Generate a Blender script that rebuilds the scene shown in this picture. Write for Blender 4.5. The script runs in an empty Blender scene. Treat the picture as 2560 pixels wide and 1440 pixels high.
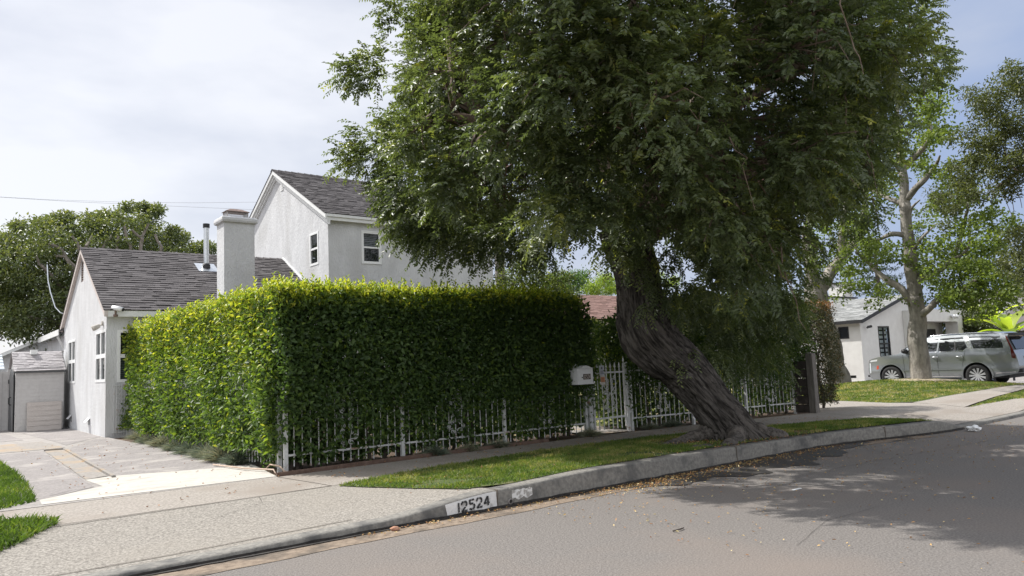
import bpy, bmesh, math, random
import numpy as np
from mathutils import Vector, Matrix, noise

random.seed(7)
rng = np.random.default_rng(7)
sc = bpy.context.scene
COL = sc.collection
R = math.radians

# ---------------------------------------------------------------- camera
YAW, PITCH, ROLL, FPX, EYE = R(51.53), R(5.887), R(2.394), 1866.4, 1.55
_f = Vector((math.cos(PITCH)*math.cos(YAW), math.cos(PITCH)*math.sin(YAW), math.sin(PITCH)))
_r = Vector((math.sin(YAW), -math.cos(YAW), 0))
_u = _r.cross(_f)
_r2 = math.cos(ROLL)*_r - math.sin(ROLL)*_u
_u2 = math.cos(ROLL)*_u + math.sin(ROLL)*_r
cam = bpy.data.cameras.new("camera")
cam.sensor_width = 36
cam.lens = FPX/2560*36
cam.clip_end = 3000
cam_ob = bpy.data.objects.new("camera", cam)
COL.objects.link(cam_ob)
cam_ob.matrix_world = Matrix(((_r2.x, _u2.x, -_f.x, 0), (_r2.y, _u2.y, -_f.y, 0), (_r2.z, _u2.z, -_f.z, EYE), (0, 0, 0, 1)))
sc.camera = cam_ob

# ---------------------------------------------------------------- sun and sky
SUN_TO = Vector((-.38, .75, 1.0)).normalized()
SUN_EL = math.asin(SUN_TO.z)
SUN_ROT = math.atan2(SUN_TO.x, SUN_TO.y)      # clockwise from +Y
sl = bpy.data.lights.new("sun", 'SUN')
sl.energy = 4.6
sl.angle = R(0.6)
sl.color = (1.0, .965, .91)
so = bpy.data.objects.new("sun", sl)
COL.objects.link(so)
so.rotation_euler = SUN_TO.to_track_quat('Z', 'Y').to_euler()

world = bpy.data.worlds.new("World")
sc.world = world
world.use_nodes = True
nt = world.node_tree
nt.nodes.clear()
N = nt.nodes.new
out = N('ShaderNodeOutputWorld')
bg = N('ShaderNodeBackground')
bg.inputs['Strength'].default_value = 0.1
sky = N('ShaderNodeTexSky')
sky.sky_type = 'NISHITA'
sky.sun_disc = False
sky.sun_elevation = SUN_EL
sky.sun_rotation = SUN_ROT
sky.dust_density = 2.5
sky.air_density = 1.0
tc = N('ShaderNodeTexCoord')
# thin veil of cloud, thicker towards the sun's side, with soft streaks
dotn = N('ShaderNodeVectorMath'); dotn.operation = 'DOT_PRODUCT'
dotn.inputs[1].default_value = Vector((-.62, .78, .25)).normalized()
nt.links.new(tc.outputs['Generated'], dotn.inputs[0])
mr = N('ShaderNodeMapRange'); mr.inputs['From Min'].default_value = -.35; mr.inputs['From Max'].default_value = .75
mr.inputs['To Min'].default_value = .42; mr.inputs['To Max'].default_value = 1.0
nt.links.new(dotn.outputs['Value'], mr.inputs['Value'])
mp = N('ShaderNodeMapping'); mp.inputs['Scale'].default_value = (1.6, 1.6, 4.2)
nt.links.new(tc.outputs['Generated'], mp.inputs['Vector'])
nz = N('ShaderNodeTexNoise'); nz.inputs['Scale'].default_value = 1.7; nz.inputs['Detail'].default_value = 5; nz.inputs['Roughness'].default_value = .5
nt.links.new(mp.outputs['Vector'], nz.inputs['Vector'])
nr = N('ShaderNodeMapRange'); nr.inputs['From Min'].default_value = .32; nr.inputs['From Max'].default_value = .72
nr.inputs['To Min'].default_value = -.16; nr.inputs['To Max'].default_value = .22
nt.links.new(nz.outputs['Fac'], nr.inputs['Value'])
ad = N('ShaderNodeMath'); ad.operation = 'ADD'; ad.use_clamp = True
nt.links.new(mr.outputs['Result'], ad.inputs[0]); nt.links.new(nr.outputs['Result'], ad.inputs[1])
cr = N('ShaderNodeValToRGB')          # colour of the veil from thin to thick
cr.color_ramp.elements[0].position = .0; cr.color_ramp.elements[0].color = (2.1, 2.9, 5.0, 1)
cr.color_ramp.elements[1].position = 1.0; cr.color_ramp.elements[1].color = (7.7, 7.8, 8.2, 1)
e = cr.color_ramp.elements.new(.45); e.color = (3.2, 4.0, 5.9, 1)
e = cr.color_ramp.elements.new(.78); e.color = (5.5, 5.8, 6.6, 1)
nt.links.new(ad.outputs[0], cr.inputs['Fac'])
mx = N('ShaderNodeMixRGB'); mx.inputs['Fac'].default_value = .82
nt.links.new(sky.outputs['Color'], mx.inputs['Color1']); nt.links.new(cr.outputs['Color'], mx.inputs['Color2'])
# the haze is brightest round the sun (above the frame), and an unseen white cloud is added behind the viewer to lift the shade
def toward(v, a, b, t0, t1):
    d = N('ShaderNodeVectorMath'); d.operation = 'DOT_PRODUCT'; d.inputs[1].default_value = Vector(v).normalized()
    nt.links.new(tc.outputs['Generated'], d.inputs[0])
    r = N('ShaderNodeMapRange'); r.interpolation_type = 'SMOOTHSTEP'
    r.inputs['From Min'].default_value = a; r.inputs['From Max'].default_value = b; r.inputs['To Min'].default_value = t0; r.inputs['To Max'].default_value = t1
    nt.links.new(d.outputs['Value'], r.inputs['Value']); return r.outputs['Result']
glow = N('ShaderNodeVectorMath'); glow.operation = 'SCALE'
nt.links.new(mx.outputs['Color'], glow.inputs[0]); nt.links.new(toward(SUN_TO, .80, 1.0, 1.0, 2.6), glow.inputs['Scale'])
fill_bank = N('ShaderNodeMixRGB'); nt.links.new(toward((-.25, -.95, .35), .05, .8, 0, .9), fill_bank.inputs['Fac'])
nt.links.new(glow.outputs['Vector'], fill_bank.inputs['Color1']); fill_bank.inputs['Color2'].default_value = (9.6, 9.7, 10.0, 1)
nt.links.new(fill_bank.outputs['Color'], bg.inputs['Color'])
nt.links.new(bg.outputs['Background'], out.inputs['Surface'])

sc.view_settings.view_transform = 'Standard'
sc.view_settings.look = 'None'
sc.view_settings.exposure = 0.38
sc.view_settings.gamma = 1.0
sc.cycles.max_bounces = 6
sc.cycles.transparent_max_bounces = 12
sc.cycles.use_denoising = True

# ---------------------------------------------------------------- helpers: picture ray -> place
def ray(px, py):
    return _r2*((px-1280)/FPX) + _u2*((720-py)/FPX) + _f
def at(px, py, X=None, Y=None, Z=None):
    d = ray(px, py)
    t = X/d.x if X is not None else Y/d.y if Y is not None else (Z-EYE)/d.z
    return Vector((0, 0, EYE)) + d*t

# ---------------------------------------------------------------- helpers: materials
def M(name, c1, c2=None, scale=4.0, rough=.8, bump=0.0, bscale=60.0, spec=.4, metal=0.0, detail=6.0,
      c3=None, s3=.6, t3=(.5, .62), stretch=(1, 1, 1), coat=0.0, lo=.35, hi=.65, bdist=.01, island=0.0, attr=None):
    m = bpy.data.materials.new(name); m.use_nodes = True
    nt = m.node_tree; ns = nt.nodes; L = nt.links.new
    b = ns['Principled BSDF']
    b.inputs['Roughness'].default_value = rough
    b.inputs['Specular IOR Level'].default_value = spec
    b.inputs['Metallic'].default_value = metal
    if coat: b.inputs['Coat Weight'].default_value = coat; b.inputs['Coat Roughness'].default_value = .05
    b.inputs['Base Color'].default_value = (*c1, 1)
    tc = ns.new('ShaderNodeTexCoord')
    mp = ns.new('ShaderNodeMapping'); mp.inputs['Scale'].default_value = stretch
    if attr:
        at_ = ns.new('ShaderNodeAttribute'); at_.attribute_name = attr; L(at_.outputs['Vector'], mp.inputs['Vector'])
    else: L(tc.outputs['Object'], mp.inputs['Vector'])
    cur = None
    if c2 is not None:
        n = ns.new('ShaderNodeTexNoise'); n.inputs['Scale'].default_value = scale; n.inputs['Detail'].default_value = detail
        n.inputs['Roughness'].default_value = .6
        L(mp.outputs['Vector'], n.inputs['Vector'])
        r = ns.new('ShaderNodeValToRGB')
        r.color_ramp.elements[0].position = lo; r.color_ramp.elements[0].color = (*c1, 1)
        r.color_ramp.elements[1].position = hi; r.color_ramp.elements[1].color = (*c2, 1)
        L(n.outputs['Fac'], r.inputs['Fac']); cur = r.outputs['Color']
    if c3 is not None:
        n = ns.new('ShaderNodeTexNoise'); n.inputs['Scale'].default_value = s3; n.inputs['Detail'].default_value = 5
        L(mp.outputs['Vector'], n.inputs['Vector'])
        r = ns.new('ShaderNodeMapRange'); r.inputs['From Min'].default_value = t3[0]; r.inputs['From Max'].default_value = t3[1]
        L(n.outputs['Fac'], r.inputs['Value'])
        x = ns.new('ShaderNodeMixRGB'); L(r.outputs['Result'], x.inputs['Fac'])
        if cur: L(cur, x.inputs['Color1'])
        else: x.inputs['Color1'].default_value = (*c1, 1)
        x.inputs['Color2'].default_value = (*c3, 1); cur = x.outputs['Color']
    if island:
        g = ns.new('ShaderNodeNewGeometry')
        r = ns.new('ShaderNodeMapRange'); r.inputs['To Min'].default_value = 1-island; r.inputs['To Max'].default_value = 1+island
        L(g.outputs['Random Per Island'], r.inputs['Value'])
        x = ns.new('ShaderNodeVectorMath'); x.operation = 'SCALE'
        if cur: L(cur, x.inputs[0])
        else: x.inputs[0].default_value = c1
        L(r.outputs['Result'], x.inputs['Scale']); cur = x.outputs['Vector']
    if cur: L(cur, b.inputs['Base Color'])
    if bump:
        n = ns.new('ShaderNodeTexNoise'); n.inputs['Scale'].default_value = bscale; n.inputs['Detail'].default_value = 4
        L(mp.outputs['Vector'], n.inputs['Vector'])
        bp = ns.new('ShaderNodeBump'); bp.inputs['Strength'].default_value = bump; bp.inputs['Distance'].default_value = bdist
        L(n.outputs['Fac'], bp.inputs['Height']); L(bp.outputs['Normal'], b.inputs['Normal'])
    return m

def LEAF(name, stops, rough=.4, trans=.35, spec=.5, tcol=(1.25, 1.25, .55)):
    """leaf: gloss on the surface and light through it; 'tone' (0..1 per leaf) picks old or new growth"""
    m = bpy.data.materials.new(name); m.use_nodes = True
    nt = m.node_tree; ns = nt.nodes; L = nt.links.new
    b = ns['Principled BSDF']; b.inputs['Roughness'].default_value = rough; b.inputs['Specular IOR Level'].default_value = spec
    a = ns.new('ShaderNodeAttribute'); a.attribute_name = 'tone'
    r = ns.new('ShaderNodeValToRGB')
    for i, (p, c) in enumerate(stops):
        e = r.color_ramp.elements[i] if i < 2 else r.color_ramp.elements.new(p)
        e.position = p; e.color = (*c, 1)
    L(a.outputs['Fac'], r.inputs['Fac']); L(r.outputs['Color'], b.inputs['Base Color'])
    t = ns.new('ShaderNodeBsdfTranslucent')
    x = ns.new('ShaderNodeMixRGB'); x.blend_type = 'MULTIPLY'; x.inputs['Fac'].default_value = 1
    L(r.outputs['Color'], x.inputs['Color1']); x.inputs['Color2'].default_value = (*[v*1.6 for v in tcol], 1)
    L(x.outputs['Color'], t.inputs['Color'])
    mix = ns.new('ShaderNodeMixShader'); mix.inputs['Fac'].default_value = trans
    L(b.outputs['BSDF'], mix.inputs[1]); L(t.outputs['BSDF'], mix.inputs[2])
    L(mix.outputs['Shader'], ns['Material Output'].inputs['Surface'])
    return m

def GLASS(name, tint=(.02, .025, .03), clear=.5, rough=.03):
    m = bpy.data.materials.new(name); m.use_nodes = True
    nt = m.node_tree; ns = nt.nodes; L = nt.links.new
    b = ns['Principled BSDF']; b.inputs['Base Color'].default_value = (*tint, 1); b.inputs['Roughness'].default_value = rough
    b.inputs['Specular IOR Level'].default_value = .8
    n = ns.new('ShaderNodeTexNoise'); n.inputs['Scale'].default_value = 1.3
    bp = ns.new('ShaderNodeBump'); bp.inputs['Strength'].default_value = .05; bp.inputs['Distance'].default_value = .02
    L(n.outputs['Fac'], bp.inputs['Height']); L(bp.outputs['Normal'], b.inputs['Normal'])
    t = ns.new('ShaderNodeBsdfTransparent'); t.inputs['Color'].default_value = (.8, .85, .85, 1)
    mix = ns.new('ShaderNodeMixShader'); mix.inputs['Fac'].default_value = clear
    L(b.outputs['BSDF'], mix.inputs[1]); L(t.outputs['BSDF'], mix.inputs[2])
    L(mix.outputs['Shader'], ns['Material Output'].inputs['Surface'])
    return m

# ---------------------------------------------------------------- helpers: objects
def tag(o, label=None, cat=None, group=None, kind=None):
    if label: o['label'] = label
    if cat: o['category'] = cat
    if group: o['group'] = group
    if kind: o['kind'] = kind
    return o
def empty(name, loc=(0, 0, 0), rz=0.0, label=None, cat=None, group=None):
    o = bpy.data.objects.new(name, None); COL.objects.link(o)
    o.location = loc; o.rotation_euler = (0, 0, rz); o.empty_display_size = .2
    return tag(o, label, cat, group)
def link(name, me, mat, parent=None, smooth=False, keep=True):
    if mat is not None:
        for mm in (mat if isinstance(mat, (list, tuple)) else [mat]): me.materials.append(mm)
    if smooth: me.polygons.foreach_set('use_smooth', [True]*len(me.polygons))
    o = bpy.data.objects.new(name, me); COL.objects.link(o)
    if parent is not None:
        o.parent = parent
        if keep:      # mesh given in world coordinates
            o.matrix_parent_inverse = Matrix.LocRotScale(parent.location, parent.rotation_euler, None).inverted() if parent.type == 'EMPTY' else Matrix()
    return o
class MB:
    def __init__(s): s.v = []; s.f = []; s.mi = []
    def add(s, vs, fs, mi=0):
        k = len(s.v); s.v += [tuple(p) for p in vs]; s.f += [tuple(i+k for i in f) for f in fs]; s.mi += [mi]*len(fs); return s
    def box(s, a, b, mi=0):
        x0, y0, z0 = [min(p, q) for p, q in zip(a, b)]; x1, y1, z1 = [max(p, q) for p, q in zip(a, b)]
        vs = [(x0,y0,z0),(x1,y0,z0),(x1,y1,z0),(x0,y1,z0),(x0,y0,z1),(x1,y0,z1),(x1,y1,z1),(x0,y1,z1)]
        return s.add(vs, [(3,2,1,0),(4,5,6,7),(0,1,5,4),(1,2,6,5),(2,3,7,6),(3,0,4,7)], mi)
    def obox(s, o, u, v, w, mi=0):        # corner and three edge vectors
        o, u, v, w = Vector(o), Vector(u), Vector(v), Vector(w)
        vs = [o, o+u, o+u+v, o+v, o+w, o+u+w, o+u+v+w, o+v+w]
        return s.add(vs, [(3,2,1,0),(4,5,6,7),(0,1,5,4),(1,2,6,5),(2,3,7,6),(3,0,4,7)], mi)
    def bar(s, p, q, w, h=None, up=(0, 0, 1), mi=0):   # square bar from p to q
        p, q = Vector(p), Vector(q); h = h or w; d = (q-p).normalized(); up = Vector(up)
        if abs(d.dot(up)) > .95: up = Vector((1, 0, 0))
        a = d.cross(up).normalized(); b = a.cross(d)
        return s.obox(p-a*w/2-b*h/2, a*w, b*h, q-p, mi)
    def tube(s, pts, rad, n=6, cap=True, mi=0):
        pts = [Vector(p) for p in pts]; rad = rad if hasattr(rad, '__len__') else [rad]*len(pts)
        k = len(s.v); prev = None
        for i, p in enumerate(pts):
            d = (pts[min(i+1, len(pts)-1)]-pts[max(i-1, 0)]).normalized()
            if prev is None:
                a = d.cross(Vector((0, 0, 1))); a = a.normalized() if a.length > .05 else d.cross(Vector((1, 0, 0))).normalized()
            else: a = (prev - d*prev.dot(d)).normalized()
            prev = a; b = d.cross(a)
            for j in range(n):
                t = 2*math.pi*j/n; s.v.append(tuple(p+(a*math.cos(t)+b*math.sin(t))*rad[i]))
        for i in range(len(pts)-1):
            for j in range(n):
                q = k+i*n; s.f.append((q+j, q+(j+1)%n, q+n+(j+1)%n, q+n+j)); s.mi.append(mi)
        if cap:
            s.f.append(tuple(k+j for j in reversed(range(n)))); s.mi.append(mi)
            e = k+(len(pts)-1)*n; s.f.append(tuple(e+j for j in range(n))); s.mi.append(mi)
        return s
    def lathe(s, prof, c, axis='z', n=24, mi=0):       # prof: (radius, height) pairs
        k = len(s.v); c = Vector(c)
        for r_, h in prof:
            for j in range(n):
                t = 2*math.pi*j/n; x, y = r_*math.cos(t), r_*math.sin(t)
                s.v.append(tuple(c + (Vector((x, y, h)) if axis == 'z' else Vector((x, h, y)) if axis == 'y' else Vector((h, x, y)))))
        for i in range(len(prof)-1):
            for j in range(n):
                s.f.append((k+i*n+j, k+i*n+(j+1)%n, k+(i+1)*n+(j+1)%n, k+(i+1)*n+j)); s.mi.append(mi)
        return s
    def prism(s, poly, off, mi=0):                     # planar polygon (3d points) pushed along a vector
        n = len(poly); off = Vector(off); P = [Vector(p) for p in poly]
        return s.add(P+[p+off for p in P], [tuple(range(n)), tuple(range(2*n-1, n-1, -1))]+[(i, (i+1) % n, n+(i+1) % n, n+i) for i in range(n)], mi)
    def mesh(s, name):
        me = bpy.data.meshes.new(name); me.from_pydata(s.v, [], s.f)
        if any(s.mi): me.polygons.foreach_set('material_index', s.mi)
        bm = bmesh.new(); bm.from_mesh(me); bmesh.ops.recalc_face_normals(bm, faces=bm.faces[:]); bm.to_mesh(me); bm.free()
        return me
    def build(s, name, mat, parent=None, smooth=False):
        return link(name, s.mesh(name), mat, parent, smooth)

def fast_mesh(name, V, F, tone=None):
    """V (n,3), F (m,3) numpy; tone per vertex"""
    me = bpy.data.meshes.new(name)
    me.vertices.add(len(V)); me.vertices.foreach_set('co', np.ascontiguousarray(V, dtype=np.float32).ravel())
    me.loops.add(F.size); me.loops.foreach_set('vertex_index', np.ascontiguousarray(F, dtype=np.int32).ravel())
    me.polygons.add(len(F)); me.polygons.foreach_set('loop_start', np.arange(0, F.size, F.shape[1], dtype=np.int32))
    me.update(calc_edges=True)
    if tone is not None:
        a = me.attributes.new('tone', 'FLOAT', 'POINT'); a.data.foreach_set('value', np.ascontiguousarray(tone, dtype=np.float32))
    return me
def unit(a): return a/np.maximum(np.linalg.norm(a, axis=-1, keepdims=True), 1e-9)
def leaves(P, D, Nn, ln, wd, tone, fold=.25):
    """P base points, D directions, Nn rough normals; every leaf is two triangles folded along the midrib"""
    D = unit(D); S = unit(np.cross(D, Nn)); U = np.cross(S, D)
    n = len(P); ln = np.broadcast_to(ln, (n,))[:, None]; wd = np.broadcast_to(wd, (n,))[:, None]
    tip = P+D*ln - U*ln*.10
    mid = P+D*ln*.45 + U*wd*fold
    V = np.stack([P, mid+S*wd*.5, tip, mid-S*wd*.5], 1).reshape(-1, 3)
    b = np.arange(n)[:, None]*4
    F = np.concatenate([b+np.array([[0, 1, 2]]), b+np.array([[0, 2, 3]])], 1).reshape(-1, 3)
    return V, F, np.repeat(tone, 4)
def rsphere(n): return unit(rng.normal(size=(n, 3)))

# ---------------------------------------------------------------- terrain
def smooth(a, b, x): t = min(1, max(0, (x-a)/(b-a))); return t*t*(3-2*t)
def gutter(x):          # line where the kerb meets the road
    return 6.68 - .70*smooth(11.2, 15.4, x) + .25*smooth(16, 30, x)
def kerb_h(x):
    h = .055 + .03*smooth(1.5, 3.6, x) + .115*smooth(3.5, 5.0, x) + .04*smooth(5, 6.6, x) - .03*smooth(8, 12, x)
    return h - .15*smooth(14.6, 15.5, x) + .1*smooth(19.2, 20.2, x)
def gz(x, y):
    b = gutter(x)+.19
    if y < b-.25: return 0.0
    t = min(1, max(0, (y-b)/(1.9)))
    z = kerb_h(x)-.004 + (.172-kerb_h(x))*t
    z += .07*smooth(10, 22, y)*(1-smooth(16, 20, x))
    z += .30*math.exp(-((x-25.8)**2/8+(y-11.6)**2/9)) if x > 15 else 0
    if x > 20: z += .05*smooth(20, 22, x)*(1-smooth(26, 28, x))
    z -= .13*smooth(27, 29.2, x)
    return z
def sheet(name, poly, lift, mat, step=.4, extra=None):
    xs = [p[0] for p in poly]; ys = [p[1] for p in poly]
    bm = bmesh.new(); bm.faces.new([bm.verts.new((x, y, 0)) for x, y in poly])
    def cuts(a, b, st):
        return [a+st*i for i in range(1, int((b-a)/st)+1)]
    cx = extra[0] if extra else cuts(min(xs), max(xs), step); cy = extra[1] if extra else cuts(min(ys), max(ys), step)
    for c in cx: bmesh.ops.bisect_plane(bm, geom=bm.verts[:]+bm.edges[:]+bm.faces[:], plane_co=(c, 0, 0), plane_no=(1, 0, 0))
    for c in cy: bmesh.ops.bisect_plane(bm, geom=bm.verts[:]+bm.edges[:]+bm.faces[:], plane_co=(0, c, 0), plane_no=(0, 1, 0))
    for v in bm.verts: v.co.z = gz(v.co.x, v.co.y)+lift
    for f in bm.faces:
        f.smooth = True
        if f.normal.z < 0: f.normal_flip()
    bm.normal_update()
    for f in bm.faces:
        if f.normal.z < 0: f.normal_flip()
    me = bpy.data.meshes.new(name); bm.to_mesh(me); bm.free()
    return tag(link(name, me, mat), kind='structure')
# ================================================================ SETTING
m_soil = M('soil', (.055, .035, .024), (.11, .075, .05), 9, .95, .6, 40, c3=(.16, .11, .075), s3=1.3, bdist=.03)
m_road = M('asphalt', (.112, .103, .096), (.215, .199, .185), 52, .92, .8, 70, spec=.25, c3=(.20, .168, .145), s3=.45, t3=(.48, .8), lo=.34, hi=.66, bdist=.010)
m_damp = M('damp_asphalt', (.035, .032, .030), (.06, .055, .05), 30, .6, .5, 120, spec=.5)
m_dirtg = M('gutter_dirt', (.15, .115, .085), (.26, .205, .155), 14, .95, .5, 90, c3=(.07, .06, .05), s3=1.6, t3=(.5, .62))
m_conc = M('concrete_aggregate', (.155, .143, .127), (.345, .322, .288), 42, .93, .8, 60, spec=.2, c3=(.28, .255, .22), s3=.6, t3=(.48, .85), lo=.36, hi=.64)
m_walk = M('concrete_walk', (.21, .19, .17), (.36, .33, .295), 36, .93, .6, 60, spec=.2, c3=(.25, .22, .19), s3=.8, t3=(.5, .65))
m_kerb = M('concrete_kerb', (.15, .145, .135), (.24, .23, .21), 22, .93, .6, 60, spec=.2, c3=(.085, .085, .085), s3=2.6, t3=(.52, .70))
m_cream = M('concrete_cream', (.42, .40, .365), (.50, .48, .44), 20, .9, .3, 120, spec=.2, c3=(.37, .34, .30), s3=2.5, t3=(.52, .68), stretch=(1, 2.5, 1))
m_grey = M('concrete_weathered', (.20, .185, .18), (.30, .28, .27), 24, .93, .5, 120, spec=.2, c3=(.36, .335, .315), s3=1.6, t3=(.52, .68), stretch=(1, 1.3, 1))
m_grey2 = M('concrete_streaked', (.27, .25, .235), (.36, .34, .32), 18, .93, .5, 90, spec=.2, c3=(.22, .205, .195), s3=1.8, t3=(.5, .66), stretch=(.5, 2.6, 1))
m_tan = M('concrete_tan', (.235, .218, .20), (.31, .288, .265), 16, .93, .4, 110, spec=.2, c3=(.34, .27, .2), s3=2, t3=(.5, .65))
m_joint = M('joint_dirt', (.11, .095, .08), (.17, .15, .13), 20, .95)
m_lawnbase = M('lawn_soil', (.045, .075, .018), (.085, .11, .03), 16, .95, .6, 60, c3=(.19, .14, .08), s3=1.2, t3=(.52, .68), bdist=.03)

g = MB(); g.add([(-600, -600, -.12), (900, -600, -.12), (900, 900, -.12), (-600, 900, -.12)], [(0, 1, 2, 3)])
tag(g.build('ground', m_soil), kind='structure')
xs_f = [-20, -10, -5] + [i*.5 for i in range(-4, 70)] + [36, 40, 50]
ys_f = [6.9, 7.2, 7.6, 8, 8.4, 8.8, 9.2, 9.8] + [i*.7+10 for i in range(1, 22)] + [30, 40]
kb = [(x, gutter(x)+.1) for x in [-30, 0, 5, 8, 11, 12, 13, 14, 15, 16, 18, 20, 25, 40, 70]]
sheet('terrain', [(x, y) for x, y in kb]+[(70, 60), (-30, 60)], -.03, m_soil, extra=(xs_f, ys_f))
g = MB(); nx = [-120, -40, -10]+[i*.5 for i in range(0, 60)]+[40, 90]
for i, x in enumerate(nx):
    for j, y in enumerate([-9, 0, 3, gutter(x)+.05]): g.v.append((x, y, 0))
for i in range(len(nx)-1):
    for j in range(3):
        a = i*4+j; g.f.append((a, a+4, a+5, a+1)); g.mi.append(0)
tag(g.build('road', m_road), kind='structure')
def strip(name, y0, y1, xs, lift, mat):      # a narrow sheet that follows the gutter line
    s = MB()
    for x in xs: s.v += [(x, gutter(x)+y0+.012*math.sin(x*7)+.02*math.sin(x*2.3), lift), (x, gutter(x)+y1, lift)]
    for i in range(len(xs)-1): s.f.append((2*i, 2*i+2, 2*i+3, 2*i+1)); s.mi.append(0)
    return tag(s.build(name, mat), kind='structure')
strip('gutter', -.34, .03, [i*.25 for i in range(-20, 57)], .004, m_dirtg)
s = MB(); pts = []
for i in range(49):
    x = 6.6+i*.125; t = i/48; w = (.20+.62*math.sin(math.pi*min(1, t*1.05))**.8)*(1+.18*math.sin(x*5.3)+.1*math.sin(x*13))
    pts.append((x, w))
for x, w in pts: s.v += [(x, gutter(x)-w, .008), (x, gutter(x)+.02, .008)]
for i in range(len(pts)-1): s.f.append((2*i, 2*i+2, 2*i+3, 2*i+1)); s.mi.append(0)
tag(s.build('damp_gutter', m_damp), kind='structure')
m_grime_shade = M('gutter_grime_shade', (.018, .016, .015), (.045, .04, .036), 22, .8, .6, 70)  # dirt and the gutter's shadow line together, put into one dark strip
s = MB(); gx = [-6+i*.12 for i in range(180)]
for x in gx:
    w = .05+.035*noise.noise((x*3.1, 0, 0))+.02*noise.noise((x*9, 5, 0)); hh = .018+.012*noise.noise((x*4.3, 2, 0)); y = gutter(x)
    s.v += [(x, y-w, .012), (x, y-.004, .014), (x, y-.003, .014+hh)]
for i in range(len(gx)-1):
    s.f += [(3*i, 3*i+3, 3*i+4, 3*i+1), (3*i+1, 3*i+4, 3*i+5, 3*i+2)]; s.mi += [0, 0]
tag(s.build('gutter_grime_shade', m_grime_shade), kind='structure')

# kerb: a rounded profile run along the gutter line
s = MB(); kx = [-40, -15, -5]+[i*.2 for i in range(0, 110)]+[24, 30, 45, 80]
for x in kx:
    h = kerb_h(x); y = gutter(x); r = min(.03, h*.4)
    wob = (.004*math.sin(x*3.1)+.003*math.sin(x*8.7))*smooth(5.6, 6.6, x)
    for dy, z in ((0, -.05), (.012, h-r*1.2), (.02, h-r*.45), (.036, h-r*.1), (.06, h), (.195, h+.003), (.197, h-.12)): s.v.append((x, y+dy+(wob if z > 0 else 0), z))
for i in range(len(kx)-1):
    for j in range(6):
        a = i*7+j; s.f.append((a, a+7, a+8, a+1)); s.mi.append(0)
o = tag(s.build('kerb', m_kerb, smooth=True), kind='structure')
# joints in the kerb
for k, x in enumerate((4.985, 9.35, 13.2)):
    s = MB(); h = kerb_h(x); y = gutter(x)
    s.box((x-.006, y-.002, 0), (x+.006, y+.196, h+.006))
    tag(s.build('kerb_joint', m_joint), kind='structure')

# driveway apron, walks, driveway slabs
sheet('driveway_apron', [(-8, 6.87), (5.02, 6.87), (4.24, 8.75), (-8, 8.75)], .002, m_conc, step=.3)
sheet('sidewalk', [(-8, 8.75), (4.02, 8.75), (5.6, 9.08), (7.6, 9.22), (9.5, 9.2), (11, 8.95), (13.0, 8.35), (15.1, 7.55), (16.4, 9.35), (14, 9.72), (12, 10.0), (10, 10.16), (7, 10.2), (3.85, 10.14), (-8, 10.28)], .004, m_walk, step=.5)
for a, b in (((4.0, 8.75), (-1.5, 8.62)), ((4.0, 8.745), (3.85, 10.13)), ((7.3, 9.2), (7.2, 10.18)), ((10.2, 9.05), (10.35, 10.12)), ((13.2, 8.3), (13.7, 9.75))):
    d = Vector((b[0]-a[0], b[1]-a[1])).normalized(); n = Vector((-d.y, d.x))*.009
    sheet('walk_joint', [(a[0]-n.x, a[1]-n.y), (b[0]-n.x, b[1]-n.y), (b[0]+n.x, b[1]+n.y), (a[0]+n.x, a[1]+n.y)], .008, m_joint, step=.5)
sheet('walk_joint', [(-8, 6.965), (3.4, 6.985), (3.4, 7.0), (-8, 6.98)], .008, m_joint, step=.5)
sheet('driveway', [(-2, 10.28), (3.85, 10.14), (4.02, 11.5), (3.55, 20.3), (3.45, 28), (-2, 28)], .004, m_grey2, step=.8)
cream = [(1.15, 10.32), (1.17, 10.75), (1.95, 11.35), (1.88, 12.3), (2.25, 12.38), (4.1, 11.72), (3.86, 10.18)]
sheet('driveway_slab', cream, .0085, m_cream, step=.6)
def px_poly(pts, z=.2): return [(p.x, p.y) for p in (at(x, y, Z=z) for x, y in pts)]
def rough_edge(poly, amp=.03, st=.5):
    o = []
    for i in range(len(poly)):
        a = Vector(poly[i]); b = Vector(poly[(i+1) % len(poly)]); n = max(1, int((b-a).length/st))
        for k in range(n):
            p = a+(b-a)*k/n
            if k: p += Vector((random.uniform(-amp, amp), random.uniform(-amp, amp)))
            o.append((p.x, p.y))
    return o
sheet('driveway_slab', rough_edge([(2.36, 17.65), (3.35, 20.2), (3.98, 16.2), (4.12, 11.7), (2.25, 12.35)], .015), .008, m_grey, step=.8)
sheet('driveway_slab', rough_edge([(-2, 17.9), (1.98, 17.9), (1.86, 12.2), (1.86, 11.4), (1.15, 10.72), (-2, 10.85)], .015), .008, m_grey, step=.8)
sheet('driveway_slab', rough_edge([(2.0, 17.75), (2.33, 17.75), (2.2, 12.45), (1.9, 12.3)], .01), .012, m_tan, step=.8)
sheet('driveway_slab', rough_edge([(-2, 20.3), (2.25, 20.6), (2.42, 18.2), (-2, 18.0)], .015), .008, m_tan, step=.8)
sheet('driveway_slab', rough_edge([(2.25, 25.3), (3.46, 25.3), (3.46, 20.5), (3.3, 20.3), (2.52, 18.8)], .015), .008, m_grey, step=.8)
sheet('driveway_slab', rough_edge([(-2, 25), (1.9, 25), (2.0, 21.6), (-2, 21.2)], .015), .008, m_grey, step=.8)
# low lip where the old slab was broken out
s = MB()
for a, b in (((2.34, 17.7), (2.235, 12.2)), ((2.36, 17.72), (2.0, 17.8))):
    s.bar((a[0], a[1], gz(*a)+.022), (b[0], b[1], gz(*b)+.022), .05, .03)
tag(s.build('slab_lip', m_tan), kind='structure')

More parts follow.
